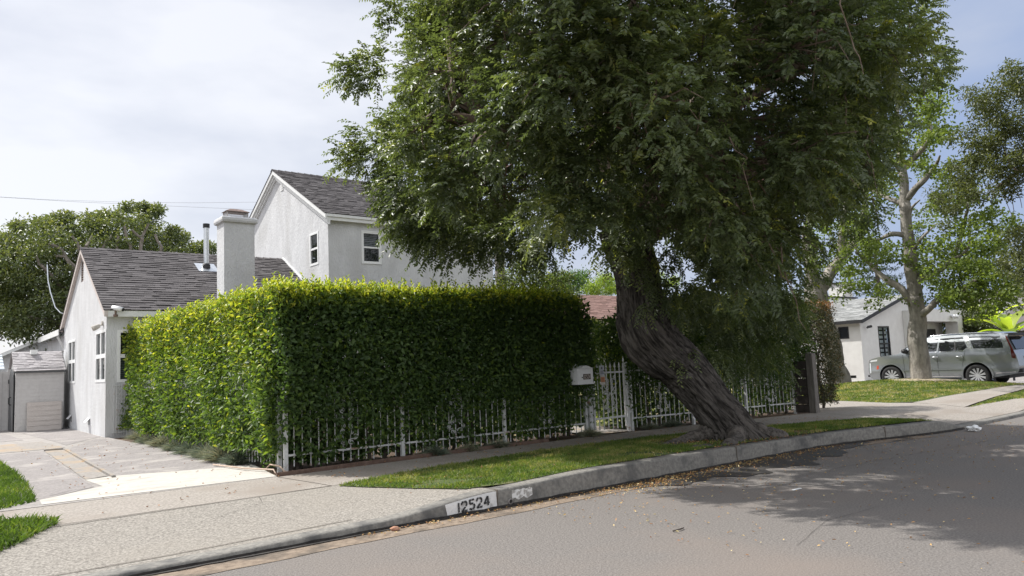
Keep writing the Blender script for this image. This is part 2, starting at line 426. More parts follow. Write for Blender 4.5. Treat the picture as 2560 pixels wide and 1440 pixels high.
# neighbour's driveway on the right, its walk, lawns, and the lawn behind the gate
sheet('neighbour_driveway', [(15.25, gutter(15.25)+.19), (22, gutter(22)+.19), (21.5, 7.0), (19.2, 7.35), (19.8, 8.8), (19.65, 9.3), (20.2, 11.2), (17.3, 10.9), (16.4, 9.36), (15.1, 7.54)], .006, m_walk, step=.4)
sheet('neighbour_walk', [(19.2, 7.36), (25, 7.86), (40, 8.4), (40, 9.3), (26.2, 8.35), (20.2, 8.82), (19.82, 8.8)], .010, m_walk, step=.5)
sheet('parking_court', [(28.3, 8.45), (40, 9.4), (40, 16.9), (28.3, 16.9)], .004, m_grey, step=.6)
sheet('lawn', [(20.2, 8.85), (26.2, 8.4), (28.4, 8.5), (28.4, 17), (20, 17), (20.2, 11.2), (19.66, 9.3)], .004, m_lawnbase, step=.5)
sheet('lawn', [(19.2, 7.3), (25, 7.8), (32, 8.0), (32, 6.6), (21.6, 6.6), (21.2, 7.0)], .006, m_lawnbase, step=.5)
sheet('lawn', [(9, 11.6), (27, 11.6), (27, 26), (9, 20)], .004, M('garden_lawn', (.10, .13, .03), (.22, .21, .07), 5, .95, .5, 50, c3=(.3, .24, .13), s3=.8), step=1)
strip_poly = [(4.05, 8.66), (4.35, 8.1), (4.82, 7.05), (5.3, 6.885), (8, 6.885), (11.2, 6.885), (12.4, 6.78), (13.6, 6.52), (15.0, 6.28), (15.25, 6.6), (15.05, 7.5), (13.0, 8.33), (11, 8.93), (9.5, 9.18), (7.6, 9.2), (5.6, 9.06)]
sheet('lawn', strip_poly, .012, m_lawnbase, step=.3)
sheet('garden_path', [(9.95, 10.3), (11.05, 10.2), (11.6, 12.5), (13.5, 16), (12.6, 16.4), (10.6, 12.8)], .009, m_tan, step=.5)

# ---------------------------------------------------------------- grass
def in_poly(x, y, poly):
    c = np.zeros(len(x), bool); j = len(poly)-1
    for i in range(len(poly)):
        xi, yi = poly[i]; xj, yj = poly[j]
        if yi != yj:
            c ^= ((yi > y) != (yj > y)) & (x < (xj-xi)*(y-yi)/(yj-yi)+xi)
        j = i
    return c
def vnoise(x, y, s, seed=0.0):
    return np.array([noise.noise((a*s+seed, b*s-seed, seed)) for a, b in zip(x, y)])
gstops = [(0, (.05, .088, .018)), (.45, (.105, .16, .032)), (.75, (.21, .225, .07)), (1, (.38, .31, .16))]
m_grass = LEAF('grass_blades', gstops, rough=.5, trans=.35, spec=.3, tcol=(1.2, 1.3, .5))
def grass(name, poly, n, h, label, lift=.004, dry=0.0, w=.006, lean=.5, bare=-.9):
    xs = np.array([p[0] for p in poly]); ys = np.array([p[1] for p in poly])
    x = rng.uniform(xs.min(), xs.max(), n*3); y = rng.uniform(ys.min(), ys.max(), n*3)
    k = in_poly(x, y, poly); x, y = x[k][:n], y[k][:n]
    nz_ = vnoise(x, y, 1.3, 3.1); n2 = vnoise(x, y, 3.7, 9.7)
    keep = (nz_+.6*n2-1.1*np.exp(-((x-10.1)**2/2.2+(y-7.5)**2/.6)) > bare) | (rng.uniform(size=len(x)) < .12)
    x, y, nz_, n2 = x[keep], y[keep], nz_[keep], n2[keep]
    z = np.array([gz(a, b) for a, b in zip(x, y)])+lift
    m = len(x); P = np.stack([x, y, z], 1)
    D = np.stack([rng.normal(0, lean, m), rng.normal(0, lean, m), np.ones(m)], 1)
    hh = h*(.6+.5*rng.uniform(size=m)+.25*n2)
    tone = np.clip(.32+.38*n2-.34*nz_+dry+rng.normal(0, .16, m), 0, 1)
    D = unit(D); S = unit(np.cross(D, rsphere(m)))
    mid = P+D*hh[:, None]*.55; D2 = unit(D+np.stack([rng.normal(0, .45, m), rng.normal(0, .45, m), np.full(m, -.25)], 1)); tip = mid+D2*hh[:, None]*.5
    V = np.stack([P-S*w, P+S*w, mid+S*w*.75, mid-S*w*.75, tip], 1).reshape(-1, 3)
    b = np.arange(m)[:, None]*5
    F = np.concatenate([b+[[0, 1, 2]], b+[[0, 2, 3]], b+[[3, 2, 4]]], 1).reshape(-1, 3)
    o = link(name, fast_mesh(name, V, F, np.repeat(tone, 5)), m_grass)
    return tag(o, label, 'grass', kind='stuff')
grass('grass', strip_poly, 60000, .06, 'green grass strip between the kerb and the sidewalk under the leaning tree', dry=.19, w=.0055, bare=-.30)
grass('grass', [(-2, 16.9), (1.15, 16.6), (1.24, 13.4), (1.13, 10.66), (.75, 10.36), (-2, 10.42)], 34000, .085, 'bright green lawn corner beside the grey driveway slabs', w=.007, dry=-.06)
grass('grass', [(-2, 9.6), (.69, 9.45), (1.12, 8.95), (1.12, 8.8), (.58, 7.98), (-2, 7.0)], 17000, .11, 'small tongue of long green grass on the driveway apron', w=.0075, lean=.7, dry=-.06)
grass('grass', [(20.25, 8.9), (26.2, 8.45), (28.4, 8.55), (28.4, 17), (20, 17), (20.25, 11.2), (19.7, 9.35)], 42000, .055, 'dry yellow green lawn around the pale sycamore trunk', dry=.33, w=.012, bare=-.5)
grass('grass', [(19.3, 7.26), (25, 7.74), (32, 7.9), (32, 6.7), (21.6, 6.7), (21.2, 7.0)], 12000, .055, 'small triangle of dry lawn beyond the pale neighbour walk', dry=.30, w=.01, bare=-.5)
grass('grass', [(9.5, 11.9), (20, 11.9), (22, 22), (10, 20)], 16000, .06, 'sunlit garden lawn seen through the bars of the white gate', dry=.12, w=.012)

# ================================================================ HOUSES
m_stucco = M('white_stucco', (.545, .552, .562), (.63, .637, .647), 3, .92, .8, 26, spec=.2, c3=(.475, .475, .47), s3=1.1, t3=(.5, .75), bdist=.02, stretch=(1, 1, .45))
m_stucco2 = M('warm_white_stucco', (.64, .635, .61), (.70, .695, .67), 3, .92, .6, 40, spec=.2, bdist=.015)
m_trim = M('white_trim', (.70, .71, .70), (.76, .77, .76), 8, .55, .15, 60, spec=.4)
m_vinyl = M('white_vinyl', (.78, .79, .79), None, rough=.4)
m_shingle = M('dark_shingles', (.082, .076, .078), (.145, .136, .138), 60, .95, .6, 220, spec=.15, island=.22, lo=.3, hi=.7)
m_shingle_g = M('grey_shingles', (.22, .225, .22), (.34, .345, .34), 40, .95, .5, 200, spec=.15, island=.25)
m_shingle_b = M('brown_shingles', (.20, .125, .105), (.29, .19, .165), 30, .95, .5, 200, spec=.15, island=.18)
m_glass = GLASS('window_glass', clear=.45)
m_dark = M('dark_interior', (.02, .02, .022), None, rough=.9)
m_blind = M('white_blinds', (.62, .64, .66), None, rough=.6)
m_black = M('black_metal', (.02, .02, .022), None, rough=.45)
m_steel = M('galvanised_pipe', (.55, .58, .60), (.70, .72, .74), 12, .35, metal=.9)
m_brown = M('brown_louvre', (.16, .11, .085), (.22, .16, .13), 20, .7)
m_rust = M('rusty_metal', (.12, .075, .06), (.22, .16, .14), 18, .7, metal=.3)

def wall_face(s, o, u, v, outline, holes, depth=.09, mi=0):
    """flat wall in the plane o + a*u + b*v, with real openings and their reveals (n = u x v points outside)"""
    o, u, v = Vector(o), Vector(u).normalized(), Vector(v).normalized(); n = u.cross(v)
    bm = bmesh.new()
    def loop(pts):
        vs = [bm.verts.new(o+u*a+v*b) for a, b in pts]
        return [bm.edges.new((vs[i], vs[(i+1) % len(vs)])) for i in range(len(vs))]
    es = loop(outline)
    for (a0, b0, a1, b1) in holes: es += loop([(a0, b0), (a1, b0), (a1, b1), (a0, b1)])
    bmesh.ops.triangle_fill(bm, edges=es, use_beauty=True, use_dissolve=False)
    bm.verts.index_update()
    s.add([p.co.copy() for p in bm.verts], [tuple(q.index for q in f.verts) for f in bm.faces], mi)
    bm.free()
    for (a0, b0, a1, b1) in holes:
        c = [(a0, b0), (a1, b0), (a1, b1), (a0, b1)]
        for i in range(4):
            p = o+u*c[i][0]+v*c[i][1]; q = o+u*c[(i+1) % 4][0]+v*c[(i+1) % 4][1]
            s.add([p, q, q-n*depth, p-n*depth], [(0, 1, 2, 3)], mi)
def window(parent, o, u, w, h, cols=1, rows=2, blind=None, frame=m_vinyl, fw=.05, glass=m_glass, casing=0.0, proud=.012, mull=.045):
    """o = lower left corner of the opening seen from outside, u along it"""
    o, u = Vector(o), Vector(u).normalized(); v = Vector((0, 0, 1)); n = u.cross(v)
    f = MB(); d = .06
    def bar(a0, b0, a1, b1, out=proud, dd=d): f.obox(o+u*a0+v*b0+n*(out-dd), u*(a1-a0), v*(b1-b0), n*dd)
    bar(0, 0, fw, h); bar(w-fw, 0, w, h); bar(fw, 0, w-fw, fw); bar(fw, h-fw, w-fw, h)
    for i in range(1, cols): bar(w*i/cols-mull/2, fw, w*i/cols+mull/2, h-fw, proud-.004)
    for i in range(1, rows):
        if cols == 1: bar(fw, h*i/rows-mull/2, w-fw, h*i/rows+mull/2, proud-.008)
        else:
            for c in range(cols):
                a = w*c/cols+(fw if c == 0 else mull/2); b = w*(c+1)/cols-(fw if c == cols-1 else mull/2)
                bar(a, h*i/rows-mull/2, b, h*i/rows+mull/2, proud-.008)
    if casing:
        cw = casing
        for a0, b0, a1, b1 in ((-cw, -cw, 0, h+cw), (w, -cw, w+cw, h+cw), (0, h, w, h+cw), (0, -cw, w, 0)): bar(a0, b0, a1, b1, .02, .018)
    fr = f.build('window', frame, parent)
    p = MB(); q = o+n*(proud-.035)
    p.add([q+u*.02+v*.02, q+u*(w-.02)+v*.02, q+u*(w-.02)+v*(h-.02), q+u*.02+v*(h-.02)], [(0, 1, 2, 3)])
    p.build('pane', glass, fr)
    b = MB(); q = o-n*.16
    b.add([q+v*0, q+u*w, q+u*w+v*h, q+v*h], [(0, 1, 2, 3)])
    b.build('interior', m_dark, fr)
    if blind:
        s = MB(); b0, b1, st = blind
        z = b0
        while z < b1-st*.4:
            s.obox(o-n*.115+u*.03+v*z, u*(w-.06), v*st*.62-n*.012, n*.003); z += st
        s.build('blind', m_blind, fr)
    return fr
def roof_courses(s, e0, e1, r1, r0, course=.14, thick=.020, tab=.24, jit=.5):
    """shingle courses from the eave e0-e1 up to the ridge r0-r1; each tab is its own sliver"""
    e0, e1, r1, r0 = Vector(e0), Vector(e1), Vector(r1), Vector(r0)
    n = (e1-e0).cross(r0-e0).normalized()
    if n.z < 0: n = -n
    L_ = (r0-e0).length; k = max(2, int(L_/course))
    for i in range(k):
        t0, t1 = i/k, min(1, (i+1.25)/k)
        a0, a1 = e0.lerp(r0, t0), e1.lerp(r1, t0); b0, b1 = e0.lerp(r0, t1), e1.lerp(r1, t1)
        W = (a1-a0).length; x = -random.uniform(0, tab)
        while x < W:
            w = tab*random.uniform(1-jit, 1+jit); x0, x1 = max(0, x), min(W, x+w); x += w
            if x1-x0 < .02: continue
            h = thick*random.uniform(.55, 1.6)
            p0, p1 = a0.lerp(a1, x0/W), a0.lerp(a1, x1/W); q1, q0 = b0.lerp(b1, x1/W), b0.lerp(b1, x0/W)
            s.add([p0, p1, p1+n*h, p0+n*h, q1+n*.001, q0+n*.001], [(0, 1, 2, 3), (3, 2, 4, 5), (1, 4, 2), (0, 3, 5)])
def ridge_caps(s, a, b, n1, w=.14, st=.22):
    a, b = Vector(a), Vector(b); k = int((b-a).length/st); d = (b-a)/k
    for i in range(k):
        p = a+d*i; q = p+d*1.1; h = Vector((0, 0, .03)); g_ = Vector((0, 0, .012))
        for sg in (1, -1):
            o_ = Vector((0, sg*w, -w*.56)) if abs(d.x) > abs(d.y) else Vector((sg*w, 0, -w*.56))
            s.add([p+h, q+g_, q+o_+g_, p+o_+h, p+o_], [(0, 1, 2, 3)])

# ---- the white house: low wing with the gable, and the taller wing behind
house = empty('house', (9.2, 23.5, .2), 0, 'white stucco house with a low gabled wing, square chimney and taller wing behind the hedge', 'house')
GX, FY, BY, RY, EZ, RZ = 3.5, 20.2, 27.0, 23.65, 3.27, 5.32
B0 = .12
def rz_at(y, e=EZ, f=FY-.2, r=RY, top=RZ): return e+(top-e)*(y-f)/(r-f)
s = MB()
# gable wall faces -X: u runs towards -Y
w1 = (BY-26.05, 1.55-B0, BY-24.72, 2.83-B0); w2 = (BY-21.55, 1.55-B0, BY-20.22, 2.83-B0)
wv = (BY-24.02, 4.38-B0, BY-23.62, 4.98-B0)
f1 = (BY-25.55, .45-B0, BY-25.2, .60-B0); f2 = (BY-22.55, .45-B0, BY-22.2, .62-B0)
wall_face(s, (GX, BY, B0), (0, -1, 0), (0, 0, 1), [(0, 0), (BY-FY, 0), (BY-FY, 3.30-B0), (BY-RY, RZ-.06-B0), (0, 3.44-B0)], [w1, w2, wv, f1, f2], .09)
fx = 3.5
ww = (3.74-fx, 1.53-B0, 4.75-fx, 2.80-B0)
wall_face(s, (fx, FY, B0), (1, 0, 0), (0, 0, 1), [(0, 0), (9.25-fx, 0), (9.25-fx, 3.24-B0), (0, 3.24-B0)], [ww], .09)
s.box((GX+.3, BY, B0), (9.2, BY+.01, 3.3))
s.build('low_wing_wall', m_stucco, house)
s = MB(); roof_courses(s, (GX-.10, FY-.2, EZ), (9.25, FY-.2, EZ), (9.25, RY, RZ), (GX-.10, RY, RZ))
s2 = [(GX-.10, BY+.25, EZ+.06), (9.25, BY+.25, EZ+.06), (9.25, RY, RZ-.012), (GX-.10, RY, RZ-.012)]
s.add(s2, [(0, 1, 2, 3)])
s.add([(GX-.10, FY-.2, EZ-.012), (9.25, FY-.2, EZ-.012), (9.25, RY, RZ-.014), (GX-.10, RY, RZ-.014)], [(0, 1, 2, 3)])
ridge_caps(s, (GX-.1, RY, RZ), (9.25, RY, RZ), None)
s.build('low_wing_roof', m_shingle, house)
s = MB(); s.box((GX-.06, FY-.19, EZ-.16), (9.25, FY-.165, EZ-.014)); s.box((GX, FY-.165, EZ-.155), (9.25, FY-.001, EZ-.135))
s.build('fascia', m_trim, house)
s = MB()
s.obox((GX-.085, FY-.2, EZ-.16), (.08, 0, 0), (0, RY-FY+.2, RZ-EZ), (0, 0, .14))
s.obox((GX-.085, BY+.25, EZ-.10), (.08, 0, 0), (0, RY-BY-.25, RZ-EZ-.06), (0, 0, .14))
s.build('rake_board', M('pinkish_trim', (.50, .44, .41), (.58, .53, .50), 10, .7), house)
window(house, (GX, 26.05, 1.55), (0, -1, 0), 1.33, 1.28, 2, 2, frame=m_vinyl, fw=.07, mull=.10)
window(house, (GX, 21.55, 1.55), (0, -1, 0), 1.33, 1.28, 2, 2, frame=m_vinyl, fw=.07, mull=.10)
window(house, (3.74, FY, 1.53), (1, 0, 0), 1.01, 1.27, 1, 2, blind=(.02, .60, .045), fw=.07, mull=.09)
s = MB(); s.box((GX+.06, 24.02, 4.38), (GX+.07, 23.62, 4.98))
for i in range(9): s.obox((GX+.005, 23.62, 4.40+i*.064), (0, .40, 0), (.03, 0, .045), (.004, 0, -.004))
s.build('gable_vent', m_brown, house)
for y in (25.55, 22.55):
    s = MB(); s.box((GX+.085, y, .45), (GX+.088, y-.35, .62)); s.obox((GX-.10, y-.35, .52), (0, .35, 0), (.10, 0, .11), (-.008, 0, .006))
    s.build('foundation_vent', m_stucco, house).data.materials[0] = m_stucco
# chimney
c = MB(); c.box((6.13, 19.72, .15), (6.93, 20.32, 5.60))
ch = c.build('chimney', m_stucco, house)
c = MB(); prof = [(.0, 5.58), (.055, 5.61), (.07, 5.66), (.065, 5.72), (.03, 5.755)]
k0 = len(c.v)
for e_, z in prof:
    c.v += [(6.13-e_, 19.72-e_, z), (6.93+e_, 19.72-e_, z), (6.93+e_, 20.32+e_, z), (6.13-e_, 20.32+e_, z)]
for i in range(4):
    for j in range(4): c.f.append((i*4+j, i*4+(j+1) % 4, i*4+4+(j+1) % 4, i*4+4+j)); c.mi.append(0)
c.f.append((16, 17, 18, 19)); c.mi.append(0)
c.build('chimney_cap', m_stucco, ch)
c = MB(); x0, x1, y0, y1, z0, z1 = 6.26, 6.80, 19.86, 20.18, 5.76, 5.93
for i in range(19):
    x = x0+(x1-x0)*i/18; c.box((x-.003, y0-.003, z0), (x+.003, y0+.003, z1)); c.box((x-.003, y1-.003, z0), (x+.003, y1+.003, z1))
for i in range(11):
    y = y0+(y1-y0)*i/10; c.box((x0-.003, y-.003, z0), (x0+.003, y+.003, z1)); c.box((x1-.003, y-.003, z0), (x1+.003, y+.003, z1))
for i in range(5):
    z = z0+(z1-z0)*i/4; c.box((x0, y0-.006, z-.003), (x1, y0-.004, z+.003)); c.box((x0-.006, y0, z-.003), (x0-.004, y1, z+.003))
for x in (x0, x1):
    for y in (y0, y1): c.box((x-.012, y-.012, z0-.01), (x+.012, y+.012, z1))
ar = c.build('spark_arrestor', M('pale_mesh', (.42, .40, .39), None, rough=.6, metal=.2), ch)
c = MB(); c.add([(x0-.05, y0-.05, z1), (x1+.05, y0-.05, z1), (x1+.05, y1+.05, z1), (x0-.05, y1+.05, z1), (x0+.12, y0+.12, z1+.09), (x1-.12, y0+.12, z1+.09), (x1-.12, y1-.12, z1+.09), (x0+.12, y1-.12, z1+.09)],
    [(0, 1, 5, 4), (1, 2, 6, 5), (2, 3, 7, 6), (3, 0, 4, 7), (4, 5, 6, 7), (3, 2, 1, 0)])
c.build('rain_hood', m_rust, ch)
c = MB(); c.lathe([(.075, 4.83), (.075, 5.98)], (6.53, 22.66, 0), n=18)
vp = c.build('vent_pipe', m_steel, house, True)
c = MB(); c.lathe([(.0, 6.10), (.095, 6.09), (.095, 5.97), (.06, 5.97)], (6.53, 22.66, 0), n=18)
c.build('pipe_cap', m_black, vp)
c = MB(); c.lathe([(.085, 4.9), (.11, 4.86), (.115, 4.78), (.115, 4.7)], (6.53, 22.66, 0), n=18)
c.build('pipe_boot', m_black, vp)
c = MB(); y0, y1 = 22.38, 22.92
c.add([(6.25, y0, rz_at(y0)+.03), (6.82, y0, rz_at(y0)+.03), (6.82, y1, rz_at(y1)+.03), (6.25, y1, rz_at(y1)+.03)], [(0, 1, 2, 3)])
c.build('flashing', m_steel, vp)

# taller wing
TX, TY, TB, TR, TEZ, TRZ = 9.25, 20.18, 28.1, 24.15, 6.12, 8.40
s = MB()
uw = (TB-21.50, 4.79, TB-20.86, 5.80)
wall_face(s, (TX, TB, 0), (0, -1, 0), (0, 0, 1), [(0, .1), (TB-TY, .1), (TB-TY, TEZ), (TB-TR, TRZ-.05), (0, TEZ)], [uw], .09)
uf = (10.34-TX, 4.80, 10.95-TX, 5.75)
wall_face(s, (TX, TY, 0), (1, 0, 0), (0, 0, 1), [(0, .1), (15.24-TX, .1), (15.24-TX, TEZ), (0, TEZ)], [uf], .09)
s.add([(15.24, TY, .1), (15.24, TB, .1), (15.24, TB, TEZ), (15.24, TR, TRZ-.05), (15.24, TY, TEZ)], [(0, 1, 2, 3, 4)])
s.add([(TX, TB, .1), (15.24, TB, .1), (15.24, TB, TEZ), (TX, TB, TEZ)], [(0, 1, 2, 3)])
s.build('tall_wing_wall', m_stucco, house)
ov = .16; sl_ = (TRZ-TEZ)/(TR-TY+ov); e_z = TEZ+.06
s = MB(); roof_courses(s, (TX-.17, TY-ov, e_z), (15.45, TY-ov, e_z), (15.45, TR, TRZ+.02), (TX-.17, TR, TRZ+.02))
s.add([(TX-.17, TY-ov, e_z-.014), (15.45, TY-ov, e_z-.014), (15.45, TR, TRZ+.004), (TX-.17, TR, TRZ+.004)], [(0, 1, 2, 3)])
s.add([(TX-.17, TB+ov, e_z), (15.45, TB+ov, e_z), (15.45, TR, TRZ+.01), (TX-.17, TR, TRZ+.01)], [(0, 1, 2, 3)])
ridge_caps(s, (TX-.17, TR, TRZ+.02), (15.45, TR, TRZ+.02), None)
s.build('tall_wing_roof', m_shingle, house)
s = MB(); s.box((TX-.10, TY-ov+.01, e_z-.20), (15.4, TY-ov+.035, e_z-.016)); s.box((TX, TY-ov+.035, e_z-.19), (15.4, TY-.001, e_z-.17)); s.box((TX-.1, TY-ov-.02, e_z-.10), (15.4, TY-ov+.009, e_z-.02))
s.build('fascia', m_trim, house)
for dx, w_, dz, hh in ((-.15, .05, -.16, .145), (-.095, .04, -.25, .14), (-.05, .05, -.33, .13)):
    s = MB()
    s.obox((TX+dx, TY-ov, e_z+dz), (w_, 0, 0), (0, TR-TY+ov, TRZ+.02-e_z), (0, 0, hh))
    s.obox((TX+dx, TB+ov, e_z+dz), (w_, 0, 0), (0, TR-TB-ov, TRZ+.02-e_z), (0, 0, hh))
    s.build('rake_board', m_trim, house)
window(house, (TX, 21.50, 4.79), (0, -1, 0), .64, 1.01, 1, 2, frame=m_vinyl, fw=.07, mull=.06, casing=.0)
window(house, (10.34, TY, 4.80), (1, 0, 0), .61, .95, 1, 2, blind=(.50, .92, .055), fw=.05, mull=.05, casing=.03)
s = MB(); s.box((TX-.02, 23.78, 7.62), (TX, 23.58, 7.86)); s.box((TX-.03, 23.72, 7.68), (TX-.02, 23.64, 7.80))
s.build('gable_vent', m_trim, house)
s = MB(); s.add([(TX-.004, RY+.1, RZ+.06), (TX-.004, FY+.25, rz_at(FY+.25)+.07), (TX-.03, FY+.25, rz_at(FY+.25)+.02), (TX-.03, RY+.1, RZ+.02)], [(0, 1, 2, 3)])
s.bar((TX-.02, RY, RZ+.03), (TX-.02, FY+.2, rz_at(FY+.2)+.03), .05, .05)
s.build('flashing', m_trim, house)
# the low porch roof along the foot of the tall wing
s = MB(); roof_courses(s, (9.6, 18.9, 3.28), (15.3, 18.9, 3.28), (15.3, TY-.01, 3.93), (9.6, TY-.01, 3.93))
s.add([(9.6, 18.9, 3.26), (15.3, 18.9, 3.26), (15.3, TY-.01, 3.91), (9.6, TY-.01, 3.91)], [(0, 1, 2, 3)])
s.build('porch_roof', m_shingle, house)
s = MB(); s.bar((9.4, TY-.025, 3.975), (15.24, TY-.025, 3.955), .05, .05); s.build('flashing', m_trim, house)
s = MB(); s.lathe([(.05, 6.0), (.05, 7.5), (.06, 7.5), (.06, 7.62), (0, 7.62)], (9.55, 27.3, 0), n=10)
s.build('plumbing_stack', m_rust, house, True)
# back wing with the lean-to eave
s = MB(); s.box((3.62, BY+.01, .1), (9, 31.8, 3.1)); s.build('back_wing_wall', m_stucco, house)
s = MB(); s.add([(3.36, BY+.02, 3.16), (3.36, 31.9, 3.16), (7, 31.9, 4.6), (7, BY+.02, 4.6), (3.36, BY+.02, 3.22), (3.36, 31.9, 3.22), (7, 31.9, 4.66), (7, BY+.02, 4.66)], [(3, 2, 1, 0), (4, 5, 6, 7), (0, 1, 5, 4), (0, 4, 7, 3), (1, 2, 6, 5)])
s.build('back_wing_roof', m_shingle, house)
s = MB(); s.box((3.33, BY-.02, 3.06), (3.358, 31.9, 3.24)); s.build('fascia', m_trim, house)
for p in ((3.48, BY+.5, 2.75),):
    s = MB(); s.bar((3.62, BY+.5, 2.55), (3.38, BY+.5, 3.05), .06); s.build('roof_bracket', m_trim, house)

# things fixed to the house
def floodlight(loc, label):
    t = empty('floodlight', loc, 0, label, 'floodlight', 'twin floodlights on the white house')
    s = MB(); x, y, z = loc; s.lathe([(0, -.04), (.06, -.04), (.06, 0), (0, 0)], (x, y, z), 'x', 14)
    s.build('base_plate', m_cream, t)
    for dy in (-.09, .09):
        s = MB(); s.tube([(x-.03, y, z-.02), (x-.07, y+dy*.6, z-.05), (x-.09, y+dy, z-.06)], .015, 6)
        s.tube([(x-.09, y+dy*.8, z-.05), (x-.11, y+dy, z-.07), (x-.2, y+dy*1.2, z-.12), (x-.22, y+dy*1.2, z-.13)], [.03, .05, .065, .06], 12)
        s.build('lamp_head', m_cream, t, True)
floodlight((3.5, 20.62, 2.99), 'twin headed cream floodlight beside the corner window of the low gable')
floodlight((3.62, 27.6, 2.62), 'twin headed cream floodlight under the lean-to eave behind the shed')
t = empty('security_camera', (3.62, 20.0, 3.28), 0, 'white bullet security camera under the front corner of the low roof', 'camera')
s = MB(); s.tube([(3.60, 20.05, 3.33), (3.78, 19.86, 3.27)], .055, 12); s.build('camera_body', m_vinyl, t, True)
s = MB(); s.tube([(3.79, 19.85, 3.267), (3.795, 19.845, 3.265)], .045, 12); s.build('lens', m_black, t)
s = MB(); s.tube([(3.66, 20.0, 3.3), (3.66, 20.01, 3.17)], .022, 8); s.lathe([(0, 3.10), (.05, 3.11), (.055, 3.16), (0, 3.17)], (3.66, 20.01, 0), n=12); s.build('bracket', m_brown, t)
t = empty('service_mast', (3.7, 26.4, 3.6), 0, 'grey electrical mast at the back edge of the low roof', 'mast')
s = MB(); s.tube([(3.75, 26.5, 3.5), (3.75, 26.5, 4.25)], .05, 10); s.tube([(3.75, 26.5, 4.25), (3.78, 26.5, 4.33), (3.86, 26.5, 4.33), (3.9, 26.5, 4.22)], .065, 10)
s.build('mast_pipe', m_steel, t, True)
s = MB(); a = Vector((3.75, 26.5, 3.55)); b = at(118, 662, Y=27.5)
s.tube([a+Vector((0, 0, -.02)), at(150, 781, Y=26.6), at(138, 768, Y=26.8), at(126, 730, Y=27.1), at(120, 700, Y=27.3), b], .016, 6); tag(s.build('service_cable', m_steel), 'thick pale cable hanging in a curve beside the low gable', 'cable')
# ================================================================ SHED, GARAGE, YARD
m_shed = M('beige_resin', (.46, .45, .44), (.51, .50, .49), 9, .6, .25, 60, bdist=.01)
m_shedroof = M('shed_tiles', (.31, .29, .295), (.40, .38, .385), 20, .5, .2, 60, island=.12)
m_darkgrey = M('dark_grey_resin', (.07, .072, .075), None, rough=.5)
t = empty('storage_shed', (2.7, 26.4, .2), 0, 'beige plastic storage shed with tiled ridge roof beside the gabled house wall', 'shed')
SX0, SX1, SY0, SY1, SZE, SZR = 2.15, 3.32, 25.55, 27.25, 2.00, 2.54
s = MB(); zb = .2
s.add([(SX0, SY0, zb), (SX1, SY0, zb), (SX1, SY0, SZE), (SX0, SY0, SZE)], [(0, 1, 2, 3)])
s.add([(SX0, SY1, zb), (SX1, SY1, zb), (SX1, SY1, SZE), (SX0, SY1, SZE)], [(0, 1, 2, 3)])
ym = (SY0+SY1)/2
for x in (SX0, SX1): s.add([(x, SY0, zb), (x, SY1, zb), (x, SY1, SZE), (x, ym, SZR-.03), (x, SY0, SZE)], [(0, 1, 2, 3, 4)])
for i in range(17):       # clapboard shadow lines
    z = .28+i*.105; s.box((SX0+.01, SY0-.006, z), (SX1-.01, SY0, z+.085))
for x in (SX0-.012, SX0+.55, SX1-.01): s.box((x, SY0-.012, zb), (x+.022, SY0-.001, SZE))
s.build('wall', m_shed, t)
s = MB(); roof_courses(s, (SX0-.06, SY0-.09, SZE-.04), (SX1+.04, SY0-.09, SZE-.04), (SX1+.04, ym, SZR), (SX0-.06, ym, SZR), .085, .014, .16, .25)
for a in (.0,): s.add([(SX0-.06, SY1+.09, SZE-.04), (SX1+.04, SY1+.09, SZE-.04), (SX1+.04, ym, SZR), (SX0-.06, ym, SZR)], [(0, 1, 2, 3)])
rf = s.build('roof', m_shedroof, t)
s = MB(); s.box((2.55, ym-.22, SZR-.09), (2.72, ym-.06, SZR+.05)); s.build('roof_vent', m_trim, rf)
s = MB(); s.box((SX0-.07, SY0-.10, SZE-.10), (SX1+.05, SY0-.085, SZE-.05)); s.obox((SX1+.04, SY0-.1, SZE-.1), (.02, 0, 0), (0, ym-SY0+.1, SZR-SZE+.06), (0, 0, .06)); s.obox((SX1+.02, SY0-.02, zb), (.02, 0, 0), (0, .05, 0), (0, 0, SZE-zb-.05))
s.build('edge_trim', m_darkgrey, t)
s = MB(); c = [(SX0-.03, SY0+.18, zb), (SX0-.03, SY1-.25, zb), (SX0-.03, SY1-.25, 1.75)]
for i in range(9): a = math.pi*i/8; c.append((SX0-.03, ym+ -.03 + math.cos(a)*.62, 1.75+.30*math.sin(a)))
c.append((SX0-.03, SY0+.18, 1.75))
s.prism(c, (-.02, 0, 0)); d_ = s.build('door', m_darkgrey, t)
s = MB(); s.tube([(SX0-.06, ym-.2, 1.0), (SX0-.11, ym-.2, 1.03), (SX0-.11, ym-.2, 1.2), (SX0-.06, ym-.2, 1.23)], .018, 6); s.build('handle', m_black, d_)
s = MB(); s.obox((2.42, 25.40, .2), (.86, 0, 0), (0, .02, 0), (0, .10, .86))
for i in range(6): s.obox((2.43, 25.395+.0163*i, .25+i*.14), (.84, 0, 0), (0, .004, 0), (0, .012, .1))
tag(s.build('leaning_panel', M('weathered_board', (.46, .42, .39), (.53, .49, .46), 5, .9, .5, 30, stretch=(.6, 1, 3))), 'weathered beige board leaning against the front of the plastic shed', 'board')
s = MB(); s.lathe([(0, .31), (.05, .30), (.09, .25), (.10, .20), (0, .2)], (3.34, 25.28, 0), n=12); tag(s.build('drain_cover', m_black, None, True), 'small round black cap on the ground at the shed corner', 'drain cap')
